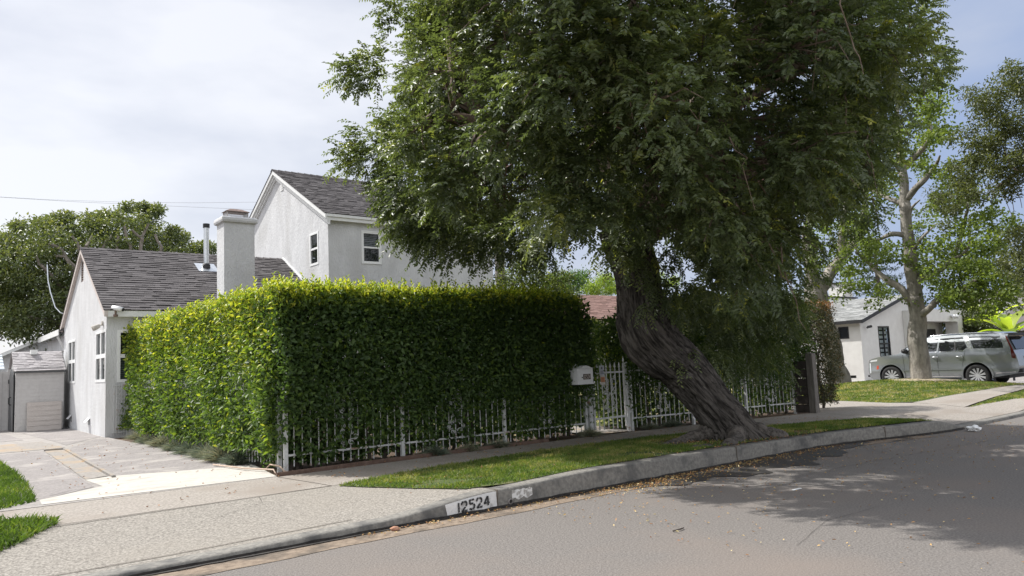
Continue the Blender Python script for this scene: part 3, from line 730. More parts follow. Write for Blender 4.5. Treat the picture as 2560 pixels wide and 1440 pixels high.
# garage behind
t = empty('garage', (4, 36, .2), 0, 'pale low garage with a sloping gable edge behind the plastic shed', 'garage')
a, b = at(-40, 902, Y=33), at(115, 838, Y=33)
s = MB(); sl2 = (b.z-a.z)/(b.x-a.x); rx = 5.2; rz2 = b.z+sl2*(rx-b.x); lx = a.x-1
s.add([(lx, 33, .1), (8.4, 33, .1), (8.4, 33, a.z-.4), (rx, 33, rz2-.06), (lx, 33, a.z-sl2-.06)], [(0, 1, 2, 3, 4)])
s.add([(lx, 33, .1), (lx, 40, .1), (lx, 40, a.z-sl2-.06), (lx, 33, a.z-sl2-.06)], [(0, 1, 2, 3)])
s.build('wall', m_stucco, t)
s = MB(); s.add([(lx-.3, 32.75, a.z-sl2*1.3), (rx, 32.75, rz2), (rx, 40, rz2), (lx-.3, 40, a.z-sl2*1.3)], [(0, 1, 2, 3)]); s.add([(8.8, 32.75, a.z-.5), (rx, 32.75, rz2), (rx, 40, rz2), (8.8, 40, a.z-.5)], [(0, 1, 2, 3)]); s.build('roof', m_shingle, t)
s = MB(); s.obox((lx-.3, 32.72, a.z-sl2*1.3-.12), (rx-lx+.3, 0, rz2-a.z+sl2*1.3), (0, .028, 0), (0, 0, .11)); s.build('rake_board', m_trim, t)
# second little roof and the board gate at the frame's left edge
t = empty('yard_shed', (1.2, 29.5, .2), 0, 'small shed with a pale blue grey ribbed roof behind the beige gate', 'shed')
s = MB(); s.box((-.5, 28.6, .1), (1.98, 30.4, 2.05)); s.build('wall', m_shed, t)
s = MB()
for i in range(9):
    f0, f1 = i/9, (i+1)/9; y0, y1 = 28.4+1.1*f0, 28.4+1.1*f1; z0, z1 = 2.07+.48*f0, 2.07+.48*f1
    s.obox((-.6, y0, z0), (2.68, 0, 0), (0, y1-y0+.03, z1-z0), (0, -.01, .03-.012*(i % 2)))
s.add([(-.6, 30.6, 2.07), (2.08, 30.6, 2.07), (2.08, 29.5, 2.55), (-.6, 29.5, 2.55)], [(0, 1, 2, 3)])
s.build('roof', M('blue_grey_roof', (.42, .47, .52), (.54, .59, .63), 12, .4, island=.1), t)
t = empty('driveway_gate', (1, 27.1, .2), 0, 'beige board gate closing the driveway left of the plastic shed', 'gate')
s = MB(); s.box((-1.2, 27.1, .22), (2.12, 27.13, 1.98))
for i in range(22): s.box((-1.2+i*.15, 27.085, .24), (-1.2+i*.15+.135, 27.1, 1.96))
s.build('board_panel', m_shed, t)
s = MB(); s.box((2.06, 27.05, .2), (2.14, 27.14, 2.05)); s.build('post', m_shed, t)
s = MB(); s.box((2.08, 27.0, 1.62), (2.14, 27.05, 1.74)); s.build('latch', m_black, t)

# ================================================================ IRON FENCE AND GATE
m_iron = M('white_painted_iron', (.52, .53, .53), (.60, .61, .61), 30, .45, .2, 90, c3=(.34, .22, .15), s3=6, t3=(.62, .72))
def spiral(c, r, turns, a0, sgn, ux, n=22):
    o = []
    for i in range(n+1):
        f = i/n; a = a0+sgn*turns*2*math.pi*f; q = r*(1-.82*f)
        o.append(c+ux*(q*math.cos(a))+Vector((0, 0, q*math.sin(a))))
    return o
def scrolls(s, base, ux, zlo, zhi, wd):
    """pairs of S and C scrolls about a middle bar"""
    r = wd*.30; k = max(2, int((zhi-zlo)/(r*3.0))); st = (zhi-zlo)/k
    for i in range(k):
        for sg in (1, -1):
            c0 = base+ux*(sg*wd*.42)+Vector((0, 0, zlo+st*(i+.28))); c1 = base+ux*(sg*wd*(.42 if i % 2 else .85))+Vector((0, 0, zlo+st*(i+.78)))
            p0 = spiral(c0, r, 1.5, -math.pi/2 if i % 2 else math.pi/2, sg, ux); p1 = spiral(c1, r*.9, 1.4, math.pi/2 if i % 2 else -math.pi/2, sg, ux)
            s.tube(p0, .0075, 4); s.tube(p1, .0075, 4)
            s.tube([p0[0], p0[0].lerp(p1[0], .5)+ux*sg*.02, p1[0]], .0075, 4)
def spear(s, p):
    x, y, z = p
    s.lathe([(.009, 0), (.020, .012), (.009, .03), (.012, .05), (.022, .062), (.014, .10), (.001, .16)], p, n=8)
def fence_run(t, a, b, zb, posts, z_low=.20, z_top=1.14, z_tip=1.18, gap=.125, orn=True):
    """a, b: ends on the ground; posts: fractions along the run"""
    a, b = Vector(a), Vector(b); d = (b-a); L_ = d.length; ux = d.normalized()
    for f in posts:
        p = a+d*f; s = MB(); s.bar((p.x, p.y, zb(f)-.05), (p.x, p.y, zb(f)+z_top+.06), .055); s.lathe([(.05, z_top+.06), (.05, z_top+.075), (0, z_top+.09)], (p.x, p.y, zb(f)), n=4)
        s.build('post', m_iron, t)
    for z in (z_low, z_top):
        s = MB(); s.bar(a+Vector((0, 0, zb(0)+z)), b+Vector((0, 0, zb(1)+z)), .03, .028); s.build('rail', m_iron, t)
    for i in range(len(posts)-1):
        s = MB(); q0, q1 = posts[i]*L_, posts[i+1]*L_; n = max(2, int(round((q1-q0)/gap)))
        for j in range(1, n):
            l = q0+(q1-q0)*j/n; f = l/L_; p = a+ux*l; z = zb(f)
            s.tube([(p.x, p.y, z+.03+random.uniform(-.02, .02)), (p.x+random.uniform(-.004, .004), p.y, z+.6), (p.x, p.y, z+z_tip)], .0085, 5)
            spear(s, (p.x, p.y, z+z_tip))
        s.build('picket_panel', m_iron, t)
        if orn and q1-q0 > 1.2:
            s = MB(); m_ = a+ux*(q0+(q1-q0)*.5); n_ = Vector((ux.y, -ux.x, 0))*.016
            scrolls(s, m_+n_, ux, zb((q0+q1)/2/L_)+.26, zb((q0+q1)/2/L_)+1.06, .155); s.build('scrollwork', m_iron, t)
zF = lambda f: .20
t = empty('iron_fence', (7, 10.45, .2), 0, 'white iron picket fence with scrollwork along the tall corner hedge, left of the gate', 'fence', 'white iron fences')
fence_run(t, (4.12, 10.52, 0), (9.86, 10.34, 0), zF, [0, .325, .67, 1])
t = empty('iron_fence', (13.5, 10.1, .2), 0, 'white iron picket fence with scrollwork behind the leaning tree, right of the gate', 'fence', 'white iron fences')
fence_run(t, (11.13, 10.36, 0), (16.05, 9.78, 0), zF, [0, .34, .67, 1])
t = empty('iron_fence', (4.06, 15, .2), 0, 'white iron picket fence along the driveway, nearly swallowed by the hedge', 'fence', 'white iron fences')
fence_run(t, (4.10, 10.7, 0), (4.02, 20.0, 0), lambda f: .20+.06*f, [0, .25, .5, .75, 1], orn=False)
t = empty('side_gate', (4, 20.15, .25), 0, 'narrow white ornamental iron gate between the house corner and the hedge', 'gate')
s = MB(); s.bar((3.98, 20.16, .2), (3.98, 20.16, 1.55), .05); s.build('post', m_iron, t)
s = MB()
for i in range(6): s.tube([(3.68+i*.055, 20.16, .27), (3.68+i*.055, 20.16, 1.5)], .009, 5)
for z in (.34, 1.46): s.bar((3.64, 20.16, z), (3.98, 20.16, z), .025)
for i in range(9):
    for sg in (1, -1): s.tube(spiral(Vector((3.8+sg*.05, 20.14, .44+i*.115)), .05, 1.3, math.pi/2, sg, Vector((1, 0, 0)), 12), .007, 4)
s.build('picket_panel', m_iron, t)
s = MB()
for i in range(5): s.tube([(4.03+i*.08, 20.16, .24), (4.03+i*.08, 20.16, 1.4)], .010, 5)
s.build('picket_panel', m_iron, t)

t = empty('garden_gate', (10.5, 10.34, .2), 0, 'white wrought iron garden gate with spear tips and scrollwork between the hedges', 'gate')
GL, GR, GY = 10.09, 10.95, 10.34
s = MB(); s.bar((GL, GY, .26), (GL, GY, 1.36), .035); s.bar((GR, GY, .26), (GR, GY, 1.50), .035); s.bar((GL, GY, 1.33), (GR, GY, 1.33), .032); s.bar((GL, GY, .46), (GR, GY, .46), .032); s.build('gate_frame', m_iron, t)
s = MB()
for i in range(1, 7):
    x = GL+(GR-GL)*i/7; s.tube([(x, GY, .24), (x, GY, 1.37)], .0115, 6); spear(s, (x, GY, 1.37))
spear(s, (GR, GY, 1.48)); s.build('picket_panel', m_iron, t)
s = MB(); scrolls(s, Vector(((GL+GR)/2, GY-.018, 0)), Vector((1, 0, 0)), .56, 1.26, .155)
mid = Vector(((GL+GR)/2, GY-.018, .92))
for sx in (1, -1):
    for sz in (1, -1): s.tube([mid, mid+Vector((sx*.12, 0, sz*.10)), mid+Vector((sx*.2, 0, sz*.2))], .0075, 4)
s.build('scrollwork', m_iron, t)
s = MB(); s.box((GR-.01, GY-.05, .52), (GR+.1, GY-.03, .56)); s.build('latch', m_iron, t)
s = MB(); s.box((GR-.02, GY-.045, .85), (GR+.05, GY-.025, .97)); s.build('lock_plate', m_iron, t)
s = MB(); s.bar((11.02, 10.35, .15), (11.02, 10.35, 1.52), .055); tag(s.build('gate_post', m_iron), 'square white post on the right of the garden gate', 'post')
s = MB(); s.bar((9.98, 10.35, .15), (9.98, 10.35, 1.14), .09); tag(s.build('gate_post', m_iron), 'thick white post under the white mailbox left of the gate', 'post')

# mailbox
m_mail = M('white_mailbox_paint', (.70, .71, .72), (.76, .77, .78), 6, .4, .1, 50)
t = empty('mailbox', (9.62, 10.16, 1.14), 0, 'white metal mailbox with a pitched lid and number window beside the garden gate', 'mailbox')
mx0, mx1, my0, my1, mz0, mz1 = 9.43, 9.82, 10.05, 10.27, 1.16, 1.43
s = MB(); s.box((mx0, my0, mz0), (mx1, my1, mz1)); s.box((mx0-.012, my0-.012, mz0-.018), (mx1+.012, my1+.012, mz0-.001)); s.build('box', m_mail, t)
s = MB(); xm = (mx0+mx1)/2
pr = [(mx0-.03, mz1+.002), (mx0+.06, mz1+.012), (xm-.07, mz1+.042), (xm, mz1+.056), (xm+.07, mz1+.042), (mx1-.06, mz1+.012), (mx1+.03, mz1+.002)]
s.prism([(x, my0-.03, z) for x, z in pr], (0, my1-my0+.06, 0)); s.lathe([(.035, mz1+.03), (.03, mz1+.065), (.012, mz1+.075), (0, mz1+.09)], (xm-.08, my0+.16, 0), n=10)
s.build('lid', m_mail, t)
s = MB(); s.box((mx0+.06, my0-.008, mz0+.03), (mx1-.03, my0-.001, mz1-.05)); dr = s.build('door', m_mail, t)
s = MB(); s.lathe([(0, -.016), (.012, -.016), (.012, -.008)], (mx0+.105, my0, mz0+.11), 'y', 10); s.build('lock', m_black, dr)
def digit_strokes(ch):
    D = {'1': [[(.5, 0), (.5, 1)]],
         '2': [[(.02, .70), (.04, .86), (.2, .98), (.36, 1.0)], [(.50, 1.0), (.78, .96), (.92, .80), (.90, .64), (.74, .48)], [(.66, .40), (.30, .22), (.06, .02), (.40, .02)], [(.52, .02), (.98, .02)]],
         '5': [[(.90, 1.0), (.44, 1.0)], [(.32, 1.0), (.14, 1.0), (.12, .58)], [(.18, .56), (.45, .62), (.70, .58)], [(.80, .52), (.94, .34), (.86, .14), (.62, .02)], [(.48, 0), (.25, .02), (.04, .14)]],
         '4': [[(.66, 1.0), (.10, .36), (.04, .28), (.40, .28)], [(.52, .28), (.98, .28)], [(.70, 1.0), (.70, .38)], [(.70, .20), (.70, 0)]]}
    return D[ch]
def digits(s, text, o, u, v, n, h, w, pitch, stroke, proud):
    x = 0
    for ch in text:
        for st in digit_strokes(ch):
            for i in range(len(st)-1):
                p, q = Vector(st[i]), Vector(st[i+1]); d = (q-p); d = Vector((d.x*w, d.y*h)); e_ = d.normalized()*stroke*.5 if d.length > 0 else d
                nn = Vector((-e_.y, e_.x)); a = Vector((p.x*w, p.y*h))-(e_*.5 if i else e_*0); b = Vector((q.x*w, q.y*h))+(e_*.5 if i < len(st)-2 else e_*0)
                c = [a-nn, b-nn, b+nn, a+nn]
                s.prism([o+u*(x+k.x)+v*k.y+n*proud*.3 for k in c], n*proud*.7)
        x += pitch*(.74 if ch == '1' else 1)
s = MB(); s.box((mx0+.13, my0-.012, mz0+.07), (mx0+.32, my0-.0085, mz0+.17)); s.build('number_plate', M('dark_number_plate', (.05, .032, .025), None, rough=.4), dr)
s = MB(); digits(s, '12524', Vector((mx0+.138, my0-.012, mz0+.085)), Vector((1, 0, 0)), Vector((.12, 0, 1)), Vector((0, -1, 0)), .07, .026, .038, .009, .003)
s.build('house_number', M('pale_numerals', (.55, .50, .45), None, rough=.5), dr)
# notice on the gate
t = empty('hanging_notice', (10.33, 10.3, 1.3), 0, 'small grey and orange notice hanging from the garden gate bars', 'notice')
s = MB(); s.obox((10.245, 10.305, 1.28), (.135, 0, 0), (0, -.004, 0), (-.012, 0, .19)); up_ = s.build('upper_tag', M('grey_tag', (.42, .44, .50), (.55, .57, .62), 14, .5), t)
s = MB(); s.lathe([(0, -.001), (.022, -.001), (.022, .001), (0, .001)], (10.305, 10.298, 1.42), 'y', 12)
for i in range(3): s.box((10.265, 10.2985, 1.31+i*.022), (10.265+.09-.02*(i % 2), 10.3, 1.319+i*.022))
s.build('printed_lines', M('dark_print', (.12, .12, .14), None, rough=.7), up_)
s = MB(); s.obox((10.265, 10.303, 1.10), (.125, 0, 0), (0, -.004, 0), (-.012, 0, .18)); lo_ = s.build('lower_tag', M('pale_tag', (.55, .53, .50), None, rough=.6), t)
s = MB(); s.obox((10.268, 10.2975, 1.15), (.11, 0, 0), (0, -.001, 0), (-.006, 0, .10)); s.build('orange_panel', M('orange_ink', (.52, .21, .10), (.58, .27, .14), 60, .6), lo_)
s = MB()
for i in range(3): s.box((10.285, 10.2945, 1.165+i*.026), (10.285+.08-.02*(i == 1), 10.296, 1.173+i*.026))
s.build('printed_lines', M('brown_print', (.20, .09, .06), None, rough=.7), lo_)
s = MB(); s.tube([(10.31, 10.30, 1.465), (10.31, 10.32, 1.50)], .004, 5); s.build('hook', m_steel, t)

# dark boards and grey post at the right end
m_wood = M('weathered_wood', (.115, .105, .095), (.20, .185, .17), 6, .9, .6, 40, stretch=(6, 6, .6))
s = MB(); s.box((16.02, 9.24, .05), (16.18, 9.40, 1.53)); s.add([(16.02, 9.24, 1.53), (16.18, 9.24, 1.53), (16.18, 9.40, 1.55), (16.02, 9.40, 1.55)], [(0, 1, 2, 3)]); tag(s.build('wooden_post', m_wood), 'weathered grey wooden post at the right end of the hedge beside the pavement', 'post')
s = MB(); m_dkw = M('dark_boards', (.03, .025, .022), (.06, .05, .045), 6, .9, .5, 40)
for i in range(6): s.box((16.03, 9.42, .18+i*.2), (16.1, 9.80, .36+i*.2))
tag(s.build('board_fence', m_dkw), 'short dark board fence between the iron fence end and the grey post', 'fence')

# ================================================================ HEDGES
m_ficus = LEAF('hedge_leaf', [(0, (.028, .055, .022)), (.45, (.074, .125, .037)), (.75, (.16, .23, .030)), (1, (.42, .43, .06))], rough=.46, trans=.38, spec=.3)
m_twig = M('twig_bark', (.16, .12, .09), (.24, .19, .15), 20, .9)
m_stem = M('grey_stem', (.075, .06, .05), (.12, .10, .085), 20, .9)
def box_leaves(n, x0, x1, y0, y1, z0, z1, face, shell=.30, ln=.075, tone_f=None, wob=.075):
    """leaves crowded towards one face ('x-','y-','z+','x+') of a clipped hedge"""
    U = rng.uniform(size=(n, 3)); d = np.abs(rng.normal(0, 1, n))*shell*.5
    P = np.stack([x0+(x1-x0)*U[:, 0], y0+(y1-y0)*U[:, 1], z0+(z1-z0)*U[:, 2]], 1)
    bul = wob*(np.sin(P[:, 0]*2.9+P[:, 2]*2.1)+np.sin(P[:, 1]*2.3-P[:, 2]*3.0)+.7*np.sin(P[:, 0]*6.1+P[:, 1]*5.3))
    if face == 'x-': P[:, 0] = x0+d-bul; nn = np.array([-1, 0, .25])
    elif face == 'x+': P[:, 0] = x1-d+bul; nn = np.array([1, 0, .25])
    elif face == 'y-': P[:, 1] = y0+d-bul; nn = np.array([0, -1, .25])
    else: P[:, 2] = z1-d*1.0+bul; nn = np.array([0, 0, 1.0])
    nn = nn+rng.normal(0, .55, (n, 3)); D = rng.normal(0, 1, (n, 3)); D[:, 2] -= .35
    D = unit(D)+unit(nn)*.75
    if face == 'z+': D[:, 2] += 1.1
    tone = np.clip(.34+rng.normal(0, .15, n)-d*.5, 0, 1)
    if tone_f is not None: tone = tone_f(P, tone, d)
    return P, D, nn, ln*rng.uniform(.65, 1.25, n), tone
def merge_leaves(parts, wr=.48):
    P = np.concatenate([p[0] for p in parts]); D = np.concatenate([p[1] for p in parts]); Nn = np.concatenate([p[2] for p in parts]); l = np.concatenate([p[3] for p in parts]); t = np.concatenate([p[4] for p in parts])
    return leaves(P, D, Nn, l, l*wr, np.clip(t, 0, 1))
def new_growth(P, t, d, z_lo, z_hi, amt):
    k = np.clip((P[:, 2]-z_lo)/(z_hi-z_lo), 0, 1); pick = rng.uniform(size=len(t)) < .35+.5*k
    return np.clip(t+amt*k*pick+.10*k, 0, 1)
def hedge_top_sprigs(n, x0, x1, y0, y1, z, hmax=.16):
    Ps, Ds, Ns, Ls, Ts = [], [], [], [], []
    for i in range(n):
        b = np.array([random.uniform(x0, x1), random.uniform(y0, y1), z-.08]); h = .1+hmax*random.random()**2.2; k = int(4+h*28)
        d = unit(np.array([random.gauss(0, .25), random.gauss(0, .25), 1.0]))
        for j in range(k):
            a = j*2.4+random.random(); p = b+d*h*(j+1)/k
            Ps.append(p); Ds.append(np.array([math.cos(a), math.sin(a), .9+.5*j/k])); Ns.append(np.array([-math.cos(a), -math.sin(a), 1.2])); Ls.append(.068*random.uniform(.7, 1.15)); Ts.append(random.uniform(.70, 1.0))
    return np.array(Ps), np.array(Ds), np.array(Ns), np.array(Ls), np.array(Ts)

def skew1(parts):
    P, D, Nn, l, t = parts; P = P.copy(); P[:, 1] -= (P[:, 0]-4.1)*.032; return P, D, Nn, l, t
hedge = empty('hedge', (6, 11.2, .2), 0, 'tall clipped corner hedge with yellow green new leaves along its top and driveway side', 'hedge')
def low_thin(parts, y_face, zcut=1.15, keep=.30):
    P, D, Nn, l, t = parts; k = (P[:, 2] > zcut) | (rng.uniform(size=len(P)) < keep+(.52*np.clip((P[:, 2]-.5)/(zcut-.5), 0, 1))**2)
    return P[k], D[k], Nn[k], l[k], t[k]
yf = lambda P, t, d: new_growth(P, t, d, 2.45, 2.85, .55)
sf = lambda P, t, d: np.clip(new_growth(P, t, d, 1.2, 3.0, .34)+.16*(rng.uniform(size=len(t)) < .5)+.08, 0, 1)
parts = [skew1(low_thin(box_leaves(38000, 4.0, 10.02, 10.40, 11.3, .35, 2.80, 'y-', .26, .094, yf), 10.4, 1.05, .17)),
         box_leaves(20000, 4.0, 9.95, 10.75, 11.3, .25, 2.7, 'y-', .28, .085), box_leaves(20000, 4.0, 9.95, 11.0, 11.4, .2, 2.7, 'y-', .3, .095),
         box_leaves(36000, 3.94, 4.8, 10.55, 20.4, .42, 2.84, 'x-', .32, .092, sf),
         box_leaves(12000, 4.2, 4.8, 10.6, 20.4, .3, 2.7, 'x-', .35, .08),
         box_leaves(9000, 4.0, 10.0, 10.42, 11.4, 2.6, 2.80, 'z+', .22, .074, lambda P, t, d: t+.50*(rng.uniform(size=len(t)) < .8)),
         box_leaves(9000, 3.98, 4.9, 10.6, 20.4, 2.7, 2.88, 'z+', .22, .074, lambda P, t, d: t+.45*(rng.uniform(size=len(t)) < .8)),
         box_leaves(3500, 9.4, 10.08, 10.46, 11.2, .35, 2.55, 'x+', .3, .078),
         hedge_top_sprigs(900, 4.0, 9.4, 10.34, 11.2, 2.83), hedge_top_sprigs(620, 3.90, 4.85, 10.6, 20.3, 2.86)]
# sprays pushed through the fence at different heights
for i in range(150):
    cx, cz = random.uniform(4.1, 9.95), .30+1.15*random.random()**.6
    n = random.randint(12, 46); P = np.array([cx, 10.41-(cx-4.1)*.032, cz])+rng.normal(0, 1, (n, 3))*np.array([.13, .05, .13])
    D = rng.normal(0, 1, (n, 3))+np.array([0, -.6, -.4]); parts.append((P, D, np.array([0, -1, .4])+rng.normal(0, .5, (n, 3)), .078*rng.uniform(.7, 1.2, n), np.clip(rng.normal(.36, .14, n), 0, .7)))
parts = [tuple(a[(p[0][:, 0] < 9.6) | (p[0][:, 2] < 2.90-(p[0][:, 0]-9.6)*.62)] for a in p) for p in [(q[0], q[1], np.broadcast_to(q[2], q[0].shape), q[3], q[4]) for q in parts]]
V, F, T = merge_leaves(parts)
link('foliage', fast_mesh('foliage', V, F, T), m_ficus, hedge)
def hedge_stems(n, x0, x1, y, z1=1.5, yspread=.1):
    s = MB()
    for i in range(n):
        x = x0+(x1-x0)*(i+random.uniform(.2, .8))/n; yy = y(x) if callable(y) else y
        p = [Vector((x, yy+random.uniform(-yspread, yspread), .12))]
        for k in range(4): p.append(p[-1]+Vector((random.uniform(-.1, .1), random.uniform(-.06, .06), z1/4)))
        s.tube(p, [random.uniform(.025, .055)*(1-.15*k) for k in range(5)], 6)
        for k in range(3): q = p[random.randint(1, 3)]; s.tube([q, q+Vector((random.uniform(-.25, .25), random.uniform(-.15, .15), random.uniform(.2, .5)))], [.014, .006], 4)
    return s
s = hedge_stems(26, 4.2, 10.1, 10.95)
for i in range(24):
    y = 10.9+i*.4; s.tube([(4.45, y, .12), (4.4+random.uniform(-.1, .1), y+.1, .9), (4.45, y, 1.7)], [.04, .03, .02], 6)
s.build('stems', m_stem, hedge)

hedge2 = empty('hedge', (14, 10.4, .2), 0, 'dark clipped hedge right of the garden gate, half hidden by the leaning trunk', 'hedge')
yl = lambda x: 10.36-(x-11.1)*.118
def skew(parts):
    P, D, Nn, l, t = parts; P = P.copy(); P[:, 1] += yl(P[:, 0])-10.36; return P, D, Nn, l, t
parts = [low_thin(skew(box_leaves(22000, 10.95, 16.6, 10.24, 11.2, .35, 2.80, 'y-', .32, .086)), 0, 1.1, .2), skew(box_leaves(26000, 11.0, 16.6, 10.62, 11.2, .2, 2.7, 'y-', .4, .088)),
         skew(box_leaves(6000, 11.0, 16.6, 10.3, 11.3, 2.6, 2.84, 'z+', .2, .078, lambda P, t, d: t+.25*(rng.uniform(size=len(t)) < .5))),
         box_leaves(4500, 10.95, 11.6, 10.4, 11.6, .4, 2.75, 'x-', .28, .08, lambda P, t, d: t+.22*(rng.uniform(size=len(t)) < .5)), skew(hedge_top_sprigs(160, 11, 16.4, 10.4, 11.2, 2.8, .22))]
parts = [tuple(a[(p[0][:, 0] > 12) | (p[0][:, 2] < 2.35+(p[0][:, 0]-11.0)*.5)] for a in p) for p in parts]
V, F, T = merge_leaves(parts)
link('foliage', fast_mesh('foliage', V, F, T), m_ficus, hedge2)
hedge_stems(18, 11.3, 16.4, lambda x: yl(x)+.42).build('stems', m_stem, hedge2)

m_redleaf = LEAF('reddish_hedge_leaf', [(0, (.018, .024, .012)), (.45, (.045, .05, .02)), (.75, (.16, .085, .035)), (1, (.30, .13, .06))], rough=.4, trans=.3)
hedge3 = empty('hedge', (17.2, 9.9, .2), 0, 'narrow reddish brown tipped shrub hedge behind the grey post', 'hedge')
n = 15000
P = np.stack([rng.normal(0, 1, n), rng.normal(0, 1, n), rng.uniform(-1, 1, n)], 1); rr = rng.uniform(.35, 1, n)**.5
P[:, :2] = unit(P[:, :2])*rr[:, None]
zz = P[:, 2]; wv_ = 1+.16*np.sin(zz*5+P[:, 0]*4)+.10*np.sin(P[:, 1]*9+zz*9)
taper = np.clip(1.02-.25*np.abs(zz)**3, .3, 1.05)
P = np.stack([17.15+P[:, 0]*.78*taper*wv_, 9.88+P[:, 1]*.55*taper*wv_, 1.55+zz*1.24], 1)
tn = np.clip(.32+rng.normal(0, .15, n)+.45*np.clip((zz-.72)/.28, 0, 1)+.18*(P[:, 0] > 17.4)*rng.uniform(size=n), 0, 1)
V, F, T = leaves(P, rng.normal(0, 1, (n, 3))+np.array([0, 0, .25]), rsphere(n)+np.array([0, 0, .3]), .06*rng.uniform(.7, 1.3, n), .026, tn)
link('foliage', fast_mesh('foliage', V, F, T), m_redleaf, hedge3)
hedge_stems(6, 16.7, 17.6, 9.9, 1.6).build('stems', m_stem, hedge3)
# ================================================================ SMALL GROUND THINGS
m_fesc = LEAF('fescue_blade', [(0, (.085, .115, .09)), (.5, (.19, .225, .165)), (.8, (.32, .31, .21)), (1, (.44, .38, .25))], rough=.6, trans=.2, spec=.25, tcol=(1, 1, .8))
def tuft_mesh(name, n, r, h, dry):
    a = rng.uniform(0, 2*math.pi, n); q = rng.uniform(0, 1, n)**.6
    P = np.stack([np.cos(a)*q*r*.35, np.sin(a)*q*r*.35, np.zeros(n)], 1)
    D = unit(np.stack([np.cos(a)*q*1.1, np.sin(a)*q*1.1, 1.0-.45*q], 1)+rng.normal(0, .14, (n, 3))); L_ = h*rng.uniform(.6, 1.15, n)
    S = unit(np.cross(D, rsphere(n)))*.0062
    mid = P+D*L_[:, None]*.55; D2 = unit(D+np.stack([np.cos(a)*.6*q, np.sin(a)*.6*q, -.55*np.ones(n)], 1)); tip = mid+D2*L_[:, None]*.55
    V = np.stack([P-S, P+S, mid+S*.8, mid-S*.8, tip], 1).reshape(-1, 3); b = np.arange(n)[:, None]*5
    F = np.concatenate([b+[[0, 1, 2]], b+[[0, 2, 3]], b+[[3, 2, 4]]], 1).reshape(-1, 3)
    me = fast_mesh(name, V, F, np.repeat(np.clip(rng.normal(.42+dry, .2, n), 0, 1), 5)); me.materials.append(m_fesc); return me
tufts = [tuft_mesh('fescue_tuft', 620, .26, .29, d) for d in (-.1, .08, .25)]
tuft_spots = [(3.93, 18.6, 2, 'farthest blue grey grass tuft by the house corner'), (3.88, 17.5, 1, 'second blue grey grass tuft from the house corner along the driveway'), (3.92, 16.5, 2, 'straw tinted grass tuft in the middle of the driveway bed'),
    (3.9, 15.4, 1, 'fourth grass tuft from the house corner along the driveway bed'), (3.92, 14.5, 0, 'bluest grass tuft along the driveway bed'), (3.95, 13.6, 1, 'grass tuft third from the hedge corner along the driveway bed'),
    (3.93, 12.8, 2, 'pale grass tuft second from the hedge corner beside the cream slab'), (3.98, 12.15, 0, 'blue grey grass tuft nearest the hedge corner beside the cream slab'),
    (6.5, 10.33, 0, 'low grass tuft at the foot of the fence near its second post'), (7.15, 10.32, 2, 'dry grass tuft between the second and third fence posts'), (7.75, 10.31, 1, 'low grass tuft at the foot of the third fence post'),
    (9.82, 10.20, 2, 'dry grass tuft at the foot of the mailbox post'), (11.5, 10.22, 1, 'small grass tuft right of the garden gate'), (12.1, 10.15, 0, 'dark grass tuft behind the leaning trunk')]
for i, (x, y, k, lb) in enumerate(tuft_spots):
    o = bpy.data.objects.new('fescue_tuft', tufts[k]); COL.objects.link(o); o.location = (x, y, gz(x, y)-.01); o.rotation_euler = (0, 0, i*1.3)
    f = random.uniform(.85, 1.2)*(.62 if y < 11 else 1.0); o.scale = (f*1.1, f*1.1, f*random.uniform(.9, 1.15)); tag(o, lb, 'grass tuft', 'grass tufts along the hedge')
m_edge = M('edging_board', (.10, .062, .048), (.17, .115, .09), 10, .85, .4, 40)
s = MB(); ep = [(3.86, 10.18), (4.6, 10.22), (5.4, 10.25), (6.4, 10.27), (7.6, 10.26), (8.8, 10.22)]
for a, b in zip(ep, ep[1:]): s.bar((a[0], a[1], gz(*a)+.02), (b[0], b[1], gz(*b)+.02), .02, .075)
tag(s.build('garden_edging', m_edge), 'low red brown edging along the foot of the front fence', 'edging')
s = MB(); s.tube([(3.62, 12.2, .205), (3.78, 11.2, .21), (3.98, 10.62, .215), (3.87, 10.25, .21)], [.010, .013, .012, .008], 6); s.tube([(4.02, 11.0, .2), (4.0, 10.8, .27), (4.02, 10.5, .27), (4.03, 10.3, .2)], .012, 6)
tag(s.build('garden_hose', M('faded_root', (.40, .29, .22), (.5, .4, .32), 14, .8), None, True), 'pale bent pipe lying on the soil at the hedge corner', 'pipe')
V = []; F = []
m_litter = LEAF('fallen_leaf', [(0, (.20, .09, .045)), (.4, (.36, .19, .085)), (.75, (.52, .36, .16)), (1, (.62, .53, .30))], rough=.7, trans=.1, spec=.2)
n = 2600
x = np.concatenate([rng.uniform(5, 17, 1100), rng.normal(7.2, .55, 520), rng.normal(9.2, 1.3, 560), rng.uniform(3.2, 12, 420)])
gy = np.array([gutter(a) for a in x])
y = np.concatenate([gy[:1100]-np.abs(rng.normal(0, 1.9, 1100))-.03, gy[1100:1620]-.06-np.abs(rng.normal(0, .28, 520)), gy[1620:2180]-.05-np.abs(rng.normal(0, .17, 560)), gy[2180:]-.05-np.abs(rng.normal(0, .10, 420))])
P = np.stack([x, y, np.full(n, .012)], 1); P[:, 2] += rng.uniform(0, .012, n)
V, F, T = leaves(P, np.stack([rng.normal(size=n), rng.normal(size=n), rng.normal(0, .18, n)], 1), np.array([0, 0, 1.0])+rng.normal(0, .3, (n, 3)), .032*rng.uniform(.5, 1.4, n), .016, np.clip(rng.normal(.55, .25, n), 0, 1))
tag(link('leaf_litter', fast_mesh('leaf_litter', V, F, T), m_litter), 'small fallen yellow and brown leaves scattered over the road and gutter', 'fallen leaves', kind='stuff')
n = 1500
